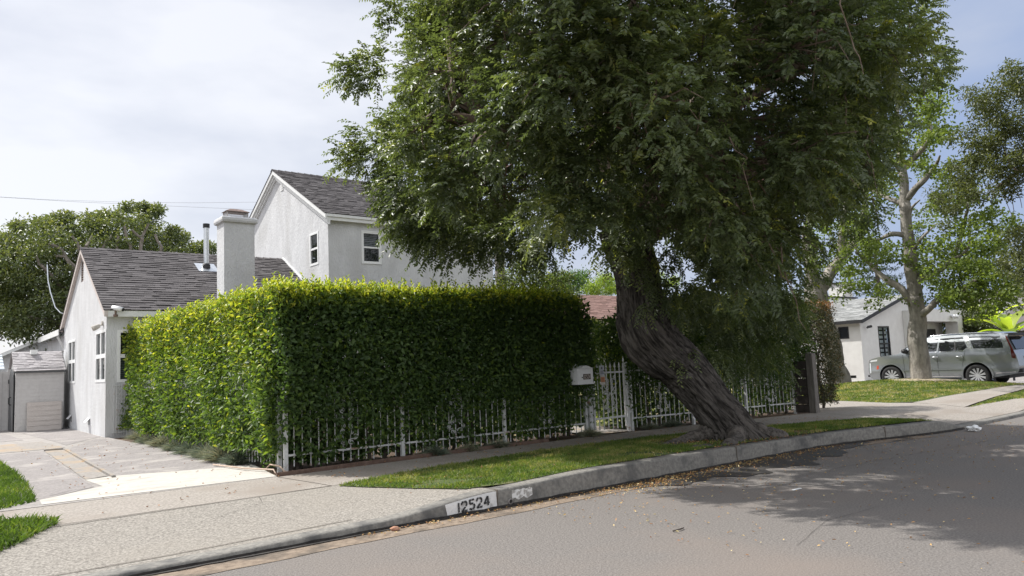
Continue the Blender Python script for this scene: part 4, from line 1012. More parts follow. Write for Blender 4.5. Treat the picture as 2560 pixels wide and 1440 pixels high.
x = np.concatenate([rng.uniform(4.3, 15, 700), rng.normal(10.3, .9, 800)]); y = np.concatenate([rng.uniform(6.9, 10.3, 700), rng.normal(7.4, .5, 800)]); y = np.maximum(y, 6.75)
z = np.array([gz(a, b) for a, b in zip(x, y)])+.03*(rng.uniform(size=n))+.012
V, F, T = leaves(np.stack([x, y, z], 1), np.stack([rng.normal(size=n), rng.normal(size=n), rng.normal(0, .2, n)], 1), np.array([0, 0, 1.0])+rng.normal(0, .3, (n, 3)), .04*rng.uniform(.5, 1.3, n), .018, np.clip(rng.normal(.3, .25, n), 0, 1))
tag(link('leaf_litter', fast_mesh('leaf_litter', V, F, T), m_litter), 'dry leaves scattered around the foot of the leaning tree and over the sidewalk', 'fallen leaves', kind='stuff')
# dark specks and leaves on the driveway side
n = 160
x = rng.uniform(1.5, 4.0, n); y = rng.uniform(9, 19, n); z = np.array([gz(a, b) for a, b in zip(x, y)])+.018
V, F, T = leaves(np.stack([x, y, z], 1), np.stack([rng.normal(size=n), rng.normal(size=n), rng.normal(0, .2, n)], 1), np.array([0, 0, 1.0])+rng.normal(0, .3, (n, 3)), .05*rng.uniform(.4, 1.2, n), .022, np.clip(rng.normal(.15, .2, n), 0, 1))
tag(link('leaf_litter', fast_mesh('leaf_litter', V, F, T), m_litter), 'few dry leaves scattered over the driveway slabs', 'fallen leaves', kind='stuff')

# cracks in the asphalt and the slabs
m_crack = M('crack', (.04, .036, .033), (.07, .063, .058), 30, .95)
def crack(pts, w, zf, amp=.03):
    P = [Vector((p[0], p[1], 0)) for p in pts]; Q = []
    for a, b in zip(P, P[1:]):
        n = max(2, int((b-a).length/.08)); d = (b-a).normalized(); nn = Vector((-d.y, d.x, 0))
        for k in range(n): p = a.lerp(b, k/n); Q.append((p+nn*amp*(noise.noise(p*3)+.5*noise.noise(p*11)), nn, w*(.5+.7*abs(noise.noise(p*5)))))
    s = MB()
    for p, nn, ww in Q: a, b = p-nn*ww, p+nn*ww; s.v += [(a.x, a.y, zf(a.x, a.y)), (b.x, b.y, zf(b.x, b.y))]
    for i in range(len(Q)-1): s.f.append((2*i, 2*i+2, 2*i+3, 2*i+1)); s.mi.append(0)
    tag(s.build('crack', m_crack), kind='structure')
zr = lambda x, y: .005
crack([(5.6, 3.5), (6.6, 3.8), (7.6, 3.75)], .0028, zr, .012); crack([(9, 5.4), (11, 5.2), (14, 4.9)], .004, zr, .02)
zd = lambda x, y: gz(x, y)+.013
crack([(-1.5, 8.05), (.6, 8.2), (1.4, 8.0)], .004, zd); crack([(2.35, 7.95), (3.0, 8.35), (3.1, 8.74)], .004, zd); crack([(1.3, 11.0), (1.6, 11.3), (1.9, 11.25)], .006, zd); crack([(2.6, 15.2), (3.2, 15.6), (4.0, 15.3)], .006, zd)
# painted number on the kerb face
m_wpaint = M('worn_white_paint', (.60, .60, .60), (.70, .70, .69), 20, .8, .4, 90, c3=(.33, .32, .31), s3=9, t3=(.55, .66))
m_wworn = bpy.data.materials.new('flaking_white_paint')
m_wworn = M('flaking_white_paint', (.33, .32, .30), (.64, .64, .63), 24, .85, .4, 90, lo=.44, hi=.52)
m_kblack = M('black_stencil_paint', (.022, .022, .024), (.06, .06, .06), 40, .8)
def kerb_face(x, z, out=.004): h = kerb_h(x); return Vector((x, gutter(x)-out+.012*(z+.05)/(h+.014), z))
s = MB(); xs = [4.315+i*.066 for i in range(11)]
for i, x in enumerate(xs):
    h = kerb_h(x); k = x+.03*max(0, .5-i)
    s.v += [tuple(kerb_face(x+(.02 if i == 0 else 0), .012)), tuple(kerb_face(x, h-.04)), tuple(Vector((x, gutter(x)+.013, h-.012)))]
for i in range(10):
    s.f += [(3*i, 3*i+3, 3*i+4, 3*i+1), (3*i+1, 3*i+4, 3*i+5, 3*i+2)]; s.mi += [0, 0]
t = s.build('kerb_house_number', m_wpaint); tag(t, 'white painted patch on the kerb end with stencilled black number 12524', 'house number')
s = MB(); digits(s, '12524', Vector((4.435, gutter(4.45)-.006, .038)), Vector((.995, 0, .055)).normalized(), Vector((.02, .085, 1)).normalized(), Vector((0, -1, 0)), .096, .072, .098, .019, .004)
link('numerals', s.mesh('numerals'), m_kblack, t)
s = MB()
for i in range(8):
    x = 5.19+i*.042; s.v += [tuple(kerb_face(x, .07+.02*math.sin(i*2.1), .003)), tuple(kerb_face(x, .168+.008*math.sin(i*3.3), .003))]
for i in range(7): s.f.append((2*i, 2*i+2, 2*i+3, 2*i+1)); s.mi.append(0)
tag(s.build('kerb_paint_patch', m_wworn), 'flaking patch of old white paint on the kerb right of the number', 'paint patch')
t = empty('drain_outlet', (5.16, 6.68, .05), 0, 'small round pipe outlet low in the kerb face right of the number', 'drain')
s = MB(); s.lathe([(.022, -.012), (.031, -.012), (.033, .004), (.02, .004), (.02, .03)], (5.16, 6.683, .055), 'y', 16); s.build('pipe_rim', m_grey, t, True)
s = MB(); s.lathe([(0, .0), (.021, .0)], (5.16, 6.683, .055), 'y', 16); s.build('pipe_bore', m_black, t)
bm = bmesh.new(); bmesh.ops.create_icosphere(bm, subdivisions=3, radius=.035)
for v in bm.verts: v.co *= 1+.25*noise.noise(v.co*30); v.co.z *= .7; v.co.x *= 1.3
me = bpy.data.meshes.new('stone'); bm.to_mesh(me); bm.free()
o = link('stone', me, M('brick_red_stone', (.34, .17, .11), (.45, .26, .18), 20, .9, .4, 60), None, True); o.location = (3.66, 6.58, .022); tag(o, 'small reddish stone lying in the gutter before the kerb ramp', 'stone')
bm = bmesh.new(); bmesh.ops.create_icosphere(bm, subdivisions=4, radius=.10)
for v in bm.verts: v.co *= 1+.55*noise.noise(v.co*16)+.25*noise.noise(v.co*37); v.co.z *= .55; v.co.x *= 1.3
me = bpy.data.meshes.new('crumpled_paper'); bm.to_mesh(me); bm.free()
o = link('crumpled_paper', me, m_vinyl); p = at(2450, 1074, Z=.03); o.location = (p.x, p.y+.1, .05); tag(o, 'crumpled white paper lying in the gutter at the far driveway', 'litter')
s = MB(); p = at(1862, 1250, Z=.01); s.box((7.82, 4.86, .004), (7.98, 4.89, .010)); tag(s.build('paper_scrap', m_vinyl), 'thin white scrap lying on the shaded road', 'litter')
s = MB(); s.tube([(5.34, 4.55, .012), (5.42, 4.54, .016), (5.5, 4.56, .012)], .007, 5); tag(s.build('twig', m_stem), 'short dark twig lying on the sunlit road', 'twig')

# ================================================================ THE LEANING STREET TREE
m_bark = M('furrowed_bark', (.026, .0235, .0215), (.125, .114, .104), 1.1, .95, 1.0, 2.4, spec=.12, c3=(.155, .138, .125), s3=.35, t3=(.55, .75), bdist=.03, lo=.40, hi=.62, attr='barkco')
m_leaf = LEAF('leaflet', [(0, (.035, .056, .026)), (.45, (.100, .132, .060)), (.78, (.17, .20, .07)), (1, (.36, .37, .07))], rough=.40, trans=.36, spec=.5)
m_branch = M('branch_bark', (.12, .085, .065), (.21, .165, .13), 16, .9, .5, 60)
tree = empty('street_tree', (10.44, 7.5, .17), 0, 'big leaning street tree with furrowed dark trunk and dense drooping crown', 'tree')
path = [((10.52, 7.46, .0), .50), ((10.46, 7.5, .15), .44), ((10.40, 7.6, .44), .38), ((10.19, 7.75, .82), .345), ((9.89, 8.0, 1.37), .375), ((9.56, 8.1, 1.65), .41), ((9.37, 8.2, 1.92), .44), ((9.29, 8.27, 2.2), .40), ((9.27, 8.3, 2.45), .345), ((9.25, 8.3, 2.8), .335), ((9.2, 8.32, 3.1), .345), ((9.05, 8.32, 3.4), .37), ((8.9, 8.35, 3.75), .36)]
def resample(path, n):
    P = [Vector(p) for p, r in path]; Rr = [r for p, r in path]; d = [0]
    for a, b in zip(P, P[1:]): d.append(d[-1]+(b-a).length)
    o = []
    for i in range(n):
        t = d[-1]*i/(n-1); k = max(0, min(len(d)-2, next((j for j in range(len(d)-1) if d[j+1] >= t-1e-9), len(d)-2)))
        f = (t-d[k])/(d[k+1]-d[k]); p0, p1, p2, p3 = P[max(0, k-1)], P[k], P[k+1], P[min(len(P)-1, k+2)]
        q = .5*((2*p1)+(p2-p0)*f+(2*p0-5*p1+4*p2-p3)*f*f+(3*p1-p0-3*p2+p3)*f**3)
        o.append((q, Rr[k]+(Rr[k+1]-Rr[k])*(f*f*(3-2*f)), t))
    return o
NS, NA = 170, 120
rp = resample(path, NS); s = MB(); a0 = None; bco = []
knobs = [((8.93, 7.95, 1.98), .20, .10), ((9.55, 7.70, 1.45), .10, .07), ((9.72, 7.72, 1.25), .09, .06), ((10.2, 7.4, .62), .14, .05), ((9.45, 7.85, 2.2), .16, -.04)]
for i, (p, r, t) in enumerate(rp):
    d = (rp[min(NS-1, i+1)][0]-rp[max(0, i-1)][0]).normalized()
    a = Vector((1, 0, 0)) if a0 is None else a0
    a = (a-d*a.dot(d)).normalized(); a0 = a; b = d.cross(a)
    for j in range(NA):
        th = 2*math.pi*j/NA; dirv = a*math.cos(th)+b*math.sin(th); flare = max(0, 1-t/.75)
        rr = r*(1+.07*math.sin(2*th+t*1.3)+.05*math.sin(3*th-t*2.1))
        if flare > 0:      # buttress roots
            lob = 0
            for ra, rw, rh in ((-2.55, .34, .62), (-1.35, .40, .34), (-.45, .42, .50), (.9, .5, .4), (2.2, .5, .3)):
                dd = math.atan2(math.sin(th-ra), math.cos(th-ra)); lob += rh*math.exp(-(dd/rw)**2)
            rr += lob*flare**2.2*.42
        q = p+dirv*rr
        # ridged bark: long twisted furrows broken along the stem
        tw = th+t*.25; n1 = noise.noise((2.2*math.cos(th), 2.2*math.sin(th), t*1.2)); n2 = noise.noise((6.0*math.cos(tw), 6.0*math.sin(tw), t*2.1)); n3 = noise.noise((12*math.cos(tw), 12*math.sin(tw), t*5.0+7))
        ridg = -.050*max(0, 1-abs(n2)/.17)-.024*max(0, 1-abs(n3)/.20)+n1*.04+.012
        q += dirv*(ridg*min(1, .5+t))
        for kp, kr, ka in knobs:
            dk = (q-Vector(kp)).length
            if dk < kr*2.2: q += dirv*(ka*math.exp(-(dk/kr)**2)*(1+.5*noise.noise(q*22)))
        s.v.append(tuple(q)); bco += [9*math.cos(tw), 9*math.sin(tw), t*3.2]
for i in range(NS-1):
    for j in range(NA): s.f.append((i*NA+j, i*NA+(j+1) % NA, (i+1)*NA+(j+1) % NA, (i+1)*NA+j)); s.mi.append(0)
trunk = s.build('trunk', m_bark, tree, True)
trunk.data.attributes.new('barkco', 'FLOAT_VECTOR', 'POINT').data.foreach_set('vector', bco)
m_root = M('root_bark', (.035, .031, .028), (.13, .118, .107), 26, .95, .8, 60, spec=.12, c3=(.16, .14, .125), s3=3)
# roots running out over the strip
def root(pts, rad):
    s = MB(); rp = resample([(p, r) for p, r in zip(pts, rad)], 26); s.tube([q+Vector((0, 0, .02*noise.noise(q*9))) for q, r, t in rp], [r*(1+.35*noise.noise(q*7)) for q, r, t in rp], 14); return s
for pts, rad in (([(10.25, 7.3, .33), (9.85, 7.06, .22), (9.55, 6.98, .20), (9.2, 6.95, .16)], [.17, .13, .09, .03]), ([(9.4, 7.1, .17), (8.95, 7.05, .20), (8.6, 7.1, .15)], [.05, .09, .02]),
                 ([(10.55, 7.25, .33), (10.9, 7.02, .22), (11.25, 6.98, .17)], [.17, .13, .04]), ([(10.1, 7.7, .35), (9.5, 7.9, .19), (8.8, 7.9, .16)], [.16, .09, .03]), ([(10.7, 7.6, .33), (11.3, 7.7, .2), (11.8, 7.7, .16)], [.16, .1, .03])):
    root(pts, rad).build('root', m_root, tree, True)
crown_pts = np.array([[float(v) for v in q.split(',')] for q in "12.1,5.1,6.5 8.1,12.7,6.3 11.0,7.6,9.2 9.3,12.3,7.2 8.8,9.8,10.2 12.7,10.7,6.3 9.3,8.3,10.4 10.0,13.0,5.2 9.6,4.8,6.9 4.7,6.6,7.4 5.6,7.7,6.5 12.4,6.2,6.6 13.5,8.4,5.0 12.6,10.0,7.4 9.2,12.5,8.3 9.5,12.2,8.0 5.7,5.8,6.1 13.1,8.1,7.3 12.5,9.8,8.3 8.8,6.7,9.1 7.4,6.0,8.5 7.8,9.2,9.2 13.6,8.5,7.5 12.6,7.0,5.5 7.1,9.1,9.2 11.9,8.9,9.6 11.0,12.2,6.0 7.0,5.3,3.8 9.8,12.8,6.6 13.4,9.2,6.4 9.2,12.2,5.8 5.3,6.4,7.4 8.7,4.4,7.9 5.1,6.2,5.7 13.3,9.0,3.9 9.1,13.4,5.7 10.3,8.4,10.5 12.7,9.2,8.6 13.6,8.2,6.1 6.8,10.3,8.9 7.7,12.0,7.9 13.0,11.1,5.6 13.9,9.3,4.9 11.4,5.3,6.6 9.7,4.9,4.8 7.1,12.6,5.8 9.3,4.4,5.0 5.9,4.8,6.9 4.9,6.8,7.9 11.5,12.1,6.1 5.9,8.4,8.0 12.8,5.7,7.7 8.5,5.7,2.8 6.4,6.1,7.5 13.7,9.9,5.1 10.3,6.5,9.0 8.0,6.4,8.5 13.0,6.6,7.3 7.4,11.5,4.8 11.8,9.5,8.6 13.6,9.5,5.7 8.2,11.9,5.0 10.8,12.1,8.0 11.9,6.3,4.3 14.0,9.0,4.5 8.7,12.6,7.2 12.2,11.4,7.8 12.1,9.8,7.7 11.9,8.9,9.2 12.0,11.9,6.2 9.6,4.8,4.2 10.5,5.7,7.9 7.7,5.6,4.5 9.0,8.4,10.1 7.7,6.9,9.2 14.3,8.4,5.5 7.6,11.8,8.6 9.2,5.2,8.2 8.6,11.8,7.4 12.8,10.2,8.5 11.1,5.4,8.0 13.1,8.9,5.5 13.2,7.7,6.1 10.9,5.6,4.4 12.0,8.3,3.7 10.9,13.0,6.9 13.7,7.8,6.9 10.9,5.5,9.0 13.7,8.8,4.8 12.1,5.8,4.9 12.6,5.8,5.8 6.3,9.2,8.3 11.0,11.8,5.1 7.6,9.8,9.5 7.2,6.6,8.8 12.2,7.9,7.9 9.3,9.6,9.9 6.0,5.4,4.8 7.1,11.4,6.7 11.5,11.5,6.6 13.5,10.6,4.6 8.1,5.6,7.8 8.3,12.2,6.6 12.1,7.0,7.7 10.4,5.5,4.1 5.2,5.4,5.6 12.5,10.4,8.1 7.5,3.9,5.0 7.7,10.4,9.8 13.6,8.8,5.4 13.7,7.1,6.2 8.4,12.1,5.7 9.7,6.2,8.9 8.8,9.6,9.6 6.5,5.1,7.0 9.2,5.6,8.7 8.5,12.6,5.7 9.6,5.7,8.2 5.6,8.4,4.1 12.3,7.5,4.4 8.8,5.1,9.2 13.0,8.2,4.8 6.0,8.6,8.6 5.5,5.6,5.3 8.5,5.3,4.2 10.2,6.3,3.4 7.6,5.3,6.5 7.2,10.9,7.7 13.1,6.7,8.2 6.3,4.7,7.5 9.8,12.5,7.3 9.0,5.2,3.9 12.5,11.8,6.1 4.9,7.0,6.4 5.4,8.9,4.9 10.0,6.7,3.3 12.5,9.0,8.2 13.4,8.0,8.4 12.0,6.6,7.5 12.6,9.9,6.1 8.5,11.7,9.1 10.6,9.4,9.9 6.0,6.1,5.1 7.8,11.2,9.3 10.6,7.0,9.8 9.2,6.9,9.5 6.4,9.0,9.5 14.0,7.3,6.5 8.9,3.9,5.1 10.7,11.8,6.1 6.9,9.4,9.8 8.0,5.0,5.6 12.5,9.5,4.3 12.6,11.3,6.8 7.2,7.7,10.0 8.1,11.7,8.7 10.9,11.2,9.1 5.6,6.9,4.9 9.7,12.9,6.2 13.6,10.3,7.5 6.6,10.0,9.4 9.7,12.3,8.9 13.3,7.0,8.4 11.1,10.8,8.6 11.4,7.5,3.5 10.2,8.9,9.4 11.1,11.8,6.8 5.2,7.5,8.7 6.1,4.9,4.3 7.0,5.1,8.6 10.0,6.3,9.4 5.3,5.9,4.6 11.4,9.8,9.8 8.9,12.2,8.5 10.5,12.5,6.9 13.6,10.6,6.1 6.4,5.8,5.0 12.3,6.0,8.8 6.6,8.5,9.7 5.4,6.1,6.5 7.2,11.6,6.0 10.9,7.1,9.5 13.9,8.9,6.2 12.3,6.5,4.6 12.3,7.2,4.8 11.0,10.2,9.8 7.7,11.3,8.6 6.9,10.4,8.4 6.8,7.7,8.7 9.9,10.3,9.2 5.3,8.2,7.4 12.5,8.4,3.7 6.4,9.5,8.6 9.0,12.8,6.4 13.8,7.8,5.4 8.8,4.6,4.4 9.4,12.0,4.8 13.8,8.2,4.3 6.3,9.8,8.2 9.4,4.6,8.6 6.1,5.1,7.8 8.0,12.7,7.7 8.2,12.3,7.2 10.0,4.1,6.6 6.6,8.8,8.4 9.2,4.2,7.6 6.3,5.9,5.5 13.4,8.6,3.7 13.1,6.3,7.7 12.8,9.8,5.1 9.5,12.9,5.8 9.4,9.4,10.4 7.6,8.1,9.8 12.5,8.9,7.6 7.6,6.2,8.2 10.0,5.2,8.0 9.7,11.6,8.8 13.5,6.9,7.5 6.0,8.2,9.5 11.9,11.2,8.1 10.3,11.1,8.0 7.5,4.0,6.0 11.3,4.8,5.6 10.9,12.5,7.2 9.3,8.8,9.7 11.7,9.7,9.3 7.6,12.1,6.8 9.6,9.5,9.3 8.9,4.1,7.0 10.5,8.9,10.0 12.7,7.6,8.0 12.2,11.5,8.3 8.2,4.5,3.9 5.5,7.0,4.4 12.9,8.6,2.9 10.8,5.3,4.6 11.5,5.7,5.2 12.1,9.0,8.2 11.9,7.0,9.3 6.9,5.8,4.9 6.6,7.3,8.2 11.5,11.4,8.1 9.2,13.4,6.5 9.6,6.7,2.9 5.7,7.5,5.7 6.3,6.9,9.4 6.7,6.0,7.2 8.6,4.6,8.4 10.8,5.8,8.4 9.2,7.6,10.1 7.9,11.8,6.5 9.4,6.2,3.3 5.3,8.8,8.6 6.1,7.4,7.4 7.3,5.1,5.1 7.6,11.1,8.0 9.5,9.2,9.9 8.6,4.7,5.9 12.3,6.1,5.2 6.7,5.2,7.8 9.9,4.8,8.0 9.2,5.7,9.5 8.7,12.1,4.6 13.2,8.4,6.4 7.1,9.0,8.7 10.6,11.5,9.1 10.2,10.3,9.8 5.4,8.2,5.6 13.6,9.3,5.2 11.8,10.3,8.2 9.3,4.3,6.5 13.4,6.5,6.8 9.5,12.2,6.6 7.4,11.3,7.7 10.7,10.1,9.2 12.9,11.5,7.6 6.0,5.1,5.3 12.7,9.7,5.6 6.3,7.6,8.5 10.8,12.6,5.8 7.0,7.7,9.7 8.3,10.3,10.2 12.2,7.7,8.5 13.6,7.4,5.5 6.9,4.3,7.3 12.0,9.4,9.4 6.0,8.5,4.4 8.4,12.1,8.8 6.0,5.1,6.5 12.2,6.4,5.6 6.1,6.7,8.9 7.9,11.4,8.1 12.5,8.0,7.5 10.8,9.8,9.8 12.5,6.9,7.8 10.0,12.5,5.2 4.6,6.4,6.4 7.6,12.7,6.4 11.6,5.7,7.7 12.5,6.3,7.8 8.2,11.6,7.7 7.4,5.5,9.1 13.1,6.1,6.2 7.4,8.0,9.0 11.1,10.9,9.4 10.9,6.7,3.2 9.0,9.2,9.2 9.7,8.1,10.4 9.2,13.4,5.2 8.0,6.8,9.8 8.0,4.8,5.0 7.6,10.7,8.9 5.7,6.3,4.9 12.0,7.4,8.9 13.8,6.6,7.2 6.8,6.0,9.0 9.1,6.4,3.0 6.9,5.2,7.1 6.9,11.5,5.7 11.5,11.5,7.3 13.1,7.7,7.2 7.6,5.4,3.3 13.1,6.9,5.3 11.4,9.2,8.7 5.7,7.7,7.8 8.2,4.0,5.2 11.9,12.3,6.0 10.4,12.7,6.2 7.6,4.2,6.5 12.0,6.0,6.3".split()])
NC = len(crown_pts)
# limbs from the trunk head to the leaf clusters
s = MB(); head = Vector((9.05, 8.32, 3.35)); cc = np.array([9.2, 8.6, 6.0])
mains = []
for tgt in ((6.6, 9.6, 5.6), (7.4, 7.3, 6.6), (9.6, 10.6, 7.4), (11.3, 7.4, 6.6), (12.2, 9.2, 5.8), (10.4, 5.9, 5.8), (8.3, 11.2, 6.2), (9.4, 8.4, 8.4), (11.8, 5.8, 4.9)):
    tg = Vector(tgt); m1 = head.lerp(tg, .4)+Vector((random.uniform(-.3, .3), random.uniform(-.3, .3), .35)); m2 = head.lerp(tg, .75)+Vector((random.uniform(-.3, .3), random.uniform(-.3, .3), .3))
    r0 = random.uniform(.14, .2); s.tube([q for q, r, t in resample([(head, .2), (m1, .2), (m2, .2), (tg, .2)], 14)], [r0*(1-.75*i/13) for i in range(14)], 8); mains += [head.lerp(m1, .8), m1, m2, tg]
for c in crown_pts:
    c = Vector(c); b = min(mains, key=lambda q: (q-c).length+.4*max(0, q.z-c.z)); m = b.lerp(c, .5)+Vector((random.uniform(-.15, .15), random.uniform(-.15, .15), .25))
    s.tube([b, b.lerp(m, .5)+Vector((0, 0, .06)), m, m.lerp(c, .6)+Vector((0, 0, .05)), c], [.045, .036, .028, .02, .012], 5)
    for k in range(4): e_ = c+Vector((random.uniform(-.5, .5), random.uniform(-.5, .5), random.uniform(-.55, .3))); s.tube([c.lerp(m, .3), c.lerp(e_, .5)+Vector((0, 0, .1)), e_], [.011, .008, .004], 4)
# bare pale twigs hanging on the street side
for k in range(120):
    c = crown_pts[random.randrange(NC)]
    if c[1] > 8.2 or c[2] > 8.5: continue
    p = Vector(c)+Vector((random.uniform(-.3, .3), -.35, random.uniform(0, .3))); q = [p]
    for j in range(5): q.append(q[-1]+Vector((random.uniform(-.12, .12), random.uniform(-.08, .04), -random.uniform(.08, .3))))
    s.tube(q, [.009, .008, .007, .006, .005, .003], 4)
limb = s.build('limbs', m_branch, tree)
# leaves: drooping twigs carrying rows of leaflets
def pinnate(centres, radii, n_tw, n_lf, cc, tw_len=(.3, .62), ln=.066, wr=.40, droop=.75, tone0=.40, bright=.0, sun_bias=True):
    C = np.repeat(centres, n_tw, 0); Rr = np.repeat(radii, n_tw); n = len(C)
    off = rsphere(n)*(rng.uniform(size=n)**.42)[:, None]*Rr[:, None]; B = C+off
    out = unit(unit(B-cc)*.8+unit(off)*.7+rng.normal(0, .45, (n, 3)))
    L_ = rng.uniform(*tw_len, n)
    t = (np.arange(n_lf)+.6)/n_lf
    Pm = B[:, None, :]+out[:, None, :]*(L_[:, None]*t)[..., None]
    Pm[:, :, 2] -= droop*L_[:, None]*t**2*.55
    dirs = np.gradient(Pm, axis=1); dirs = unit(dirs)
    side = unit(np.cross(dirs, rsphere(n)[:, None, :]*.4+np.array([0, 0, 1.0])))
    sg = np.where(np.arange(n_lf) % 2 == 0, 1.0, -1.0)[None, :, None]
    D = dirs*.55+side*sg*.9+rng.normal(0, .22, Pm.shape); D[..., 2] -= .18
    Nn = np.cross(side, dirs); Nn = Nn*np.sign(Nn[..., 2:3]+1e-6)+rng.normal(0, .45, Pm.shape)
    tone = np.clip(tone0+np.repeat(rng.normal(0, .09, len(centres)), n_tw)[:, None]+rng.normal(0, .06, n)[:, None]+rng.normal(0, .07, (n, n_lf)), 0, 1)
    young = rng.uniform(size=n) < .05
    tone[young] += .42*np.linspace(.3, 1, n_lf)[None, :]
    m = n*n_lf
    return Pm.reshape(m, 3), D.reshape(m, 3), Nn.reshape(m, 3), ln*rng.uniform(.7, 1.2, m), np.clip(tone.reshape(m), 0, 1)
parts = [pinnate(crown_pts, rng.uniform(.40, .64, NC), 104, 17, cc, (.14, .36), ln=.080, droop=.28)]
# outlying sprays that break the outline
sp = []
for px, py, Y_ in ((1090, 560, 10), (1140, 570, 9.8), (1190, 575, 9.6), (1240, 585, 9.5), (1290, 590, 9.3), (1340, 590, 9.2), (1390, 580, 9), (1430, 570, 8.8), (1460, 550, 8.6), (1250, 540, 10), (1330, 540, 9.8), (1170, 530, 10.2), (985, 10, 11), (975, 60, 11), (890, 185, 11), (915, 160, 11), (950, 150, 11), (885, 195, 11), (930, 190, 11), (875, 395, 11.2), (905, 345, 11.2), (890, 405, 11.2), (925, 395, 11), (985, 500, 11), (1020, 560, 10.8), (1040, 580, 10.6), (1070, 610, 10.2), (1130, 625, 10), (1190, 635, 9.9), (1330, 620, 9.4), (1290, 600, 9.6),
                   (2345, 150, 5.6), (2330, 120, 5.6), (2300, 190, 5.8), (2340, 175, 5.4), (2290, 60, 6), (2310, 30, 6), (2250, 330, 6.4), (2230, 390, 6.6), (2210, 440, 6.8), (2190, 520, 7), (2150, 560, 7.2), (2060, 610, 7.6), (2030, 680, 7.8), (1990, 740, 8), (1930, 770, 8.2), (1860, 780, 8.2), (1800, 770, 8.2), (1740, 760, 8.3), (1700, 720, 8.2), (1690, 640, 8.0), (1730, 600, 8), (1570, 580, 7.7), (1540, 620, 7.6), (1600, 640, 7.8), (1640, 690, 8.0)):
    p = at(px, py, Y=Y_); sp.append((p.x, p.y, p.z))
for px, py in ((1000, 430), (985, 460), (1010, 480), (975, 500), (1000, 525), (1030, 540), (985, 545), (1040, 505), (1060, 560), (1090, 590), (1050, 450), (1000, 400), (1120, 560), (1150, 600), (1080, 530), (1110, 500), (1200, 600), (1250, 615), (1310, 625), (1370, 625), (1060, 590), (1020, 575), (975, 440), (1160, 550), (1230, 560)):
    p = at(px, py, Y=random.uniform(9.8, 11.0)); sp.append((p.x, p.y, p.z))
for k in range(84):
    p = at(random.uniform(1330, 1800), random.uniform(220, 575), Y=random.uniform(6.3, 7.7)); sp.append((p.x, p.y, p.z))
sp = np.array(sp); parts.append(pinnate(sp, np.full(len(sp), .25), 26, 17, cc, (.16, .38), droop=.45, ln=.075))
# the drape of foliage over the hedge, right of the trunk, and sprouts on the trunk
dr = []
for i in range(70):
    px = random.uniform(1690, 2000); top = 715+.08*(px-1690); py = top+random.random()**1.8*(190 if 1740 < px < 1960 else 90); q = at(px, py, Y=random.uniform(8.3, 9.4)); dr.append((q.x, q.y, q.z))
dr = np.array(dr); parts.append(pinnate(dr, np.full(len(dr), .26), 17, 17, cc, (.18, .38), droop=.7, tone0=.34))
tr = []
for px, py in ((1590, 640), (1560, 660), (1620, 700), (1650, 720), (1610, 770), (1650, 760), (1690, 770), (1720, 880), (1700, 860), (1690, 900), (1560, 610), (1680, 730)): q = at(px, py, Y=7.82); tr.append((q.x, q.y, q.z))
tr = np.array(tr); parts.append(pinnate(tr, np.full(len(tr), .10), 7, 16, cc, (.15, .32), droop=.9, tone0=.42))
V, F, T = merge_leaves(parts, .44)
link('crown', fast_mesh('crown', V, F, T), m_leaf, tree)
print('crown leaves', len(V)//4)
# dead brown twiglets under the crown
n = 9000
k = rng.integers(0, NC, n); C = crown_pts[k]; inn = cc+(C-cc)*rng.uniform(.45, .9, n)[:, None]; inn[:, 2] -= .2
sel = inn[:, 2] < 5.2; inn = inn[sel]; n = len(inn)
inn = inn+rng.normal(0, .3, (n, 3))
V, F, T = leaves(inn, rng.normal(0, 1, (n, 3)), rsphere(n), .22*rng.uniform(.5, 1.5, n), .010, np.full(n, .5))
link('dead_twigs', fast_mesh('dead_twigs', V, F, T), M('dead_twig', (.11, .06, .045), (.18, .11, .085), 10, .9), tree)
# ================================================================ BACKGROUND TREES
def clump_leaves(cl, n_per, ln, tone0=.4, flat=.0, squash=.8, hi=.25, up=.2, wr=.5, shell=.5):
    """leaf clusters: cl is a list of (x, y, z, r)"""
    cl = np.array(cl, float); n = len(cl)*n_per; C = np.repeat(cl[:, :3], n_per, 0); Rr = np.repeat(cl[:, 3], n_per)
    o = rsphere(n)*(rng.uniform(size=n)**shell)[:, None]; o[:, 2] *= squash
    P = C+o*Rr[:, None]*(1+.3*rng.normal(size=(n, 1))*.5)
    D = unit(o)+rng.normal(0, .8, (n, 3)); D[:, 2] -= .2
    Nn = unit(o)*.6+np.array([0, 0, .7])+rng.normal(0, .5, (n, 3))
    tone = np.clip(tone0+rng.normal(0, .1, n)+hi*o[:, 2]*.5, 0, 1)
    return leaves(P, D, Nn, ln*rng.uniform(.65, 1.25, n), ln*wr*rng.uniform(.8, 1.1, n), tone)
def limbs(s, pts, r0, r1, n=8):
    rp = resample([(p, 1) for p in pts], max(6, len(pts)*4)); m = len(rp)
    s.tube([q+Vector((noise.noise(q*2.1), noise.noise(q*2.1+Vector((9, 0, 0))), 0))*r0*.25 for q, r, t in rp], [(r0+(r1-r0)*i/(m-1))*(1+.10*noise.noise(q*3)) for i, (q, r, t) in enumerate(rp)], n)

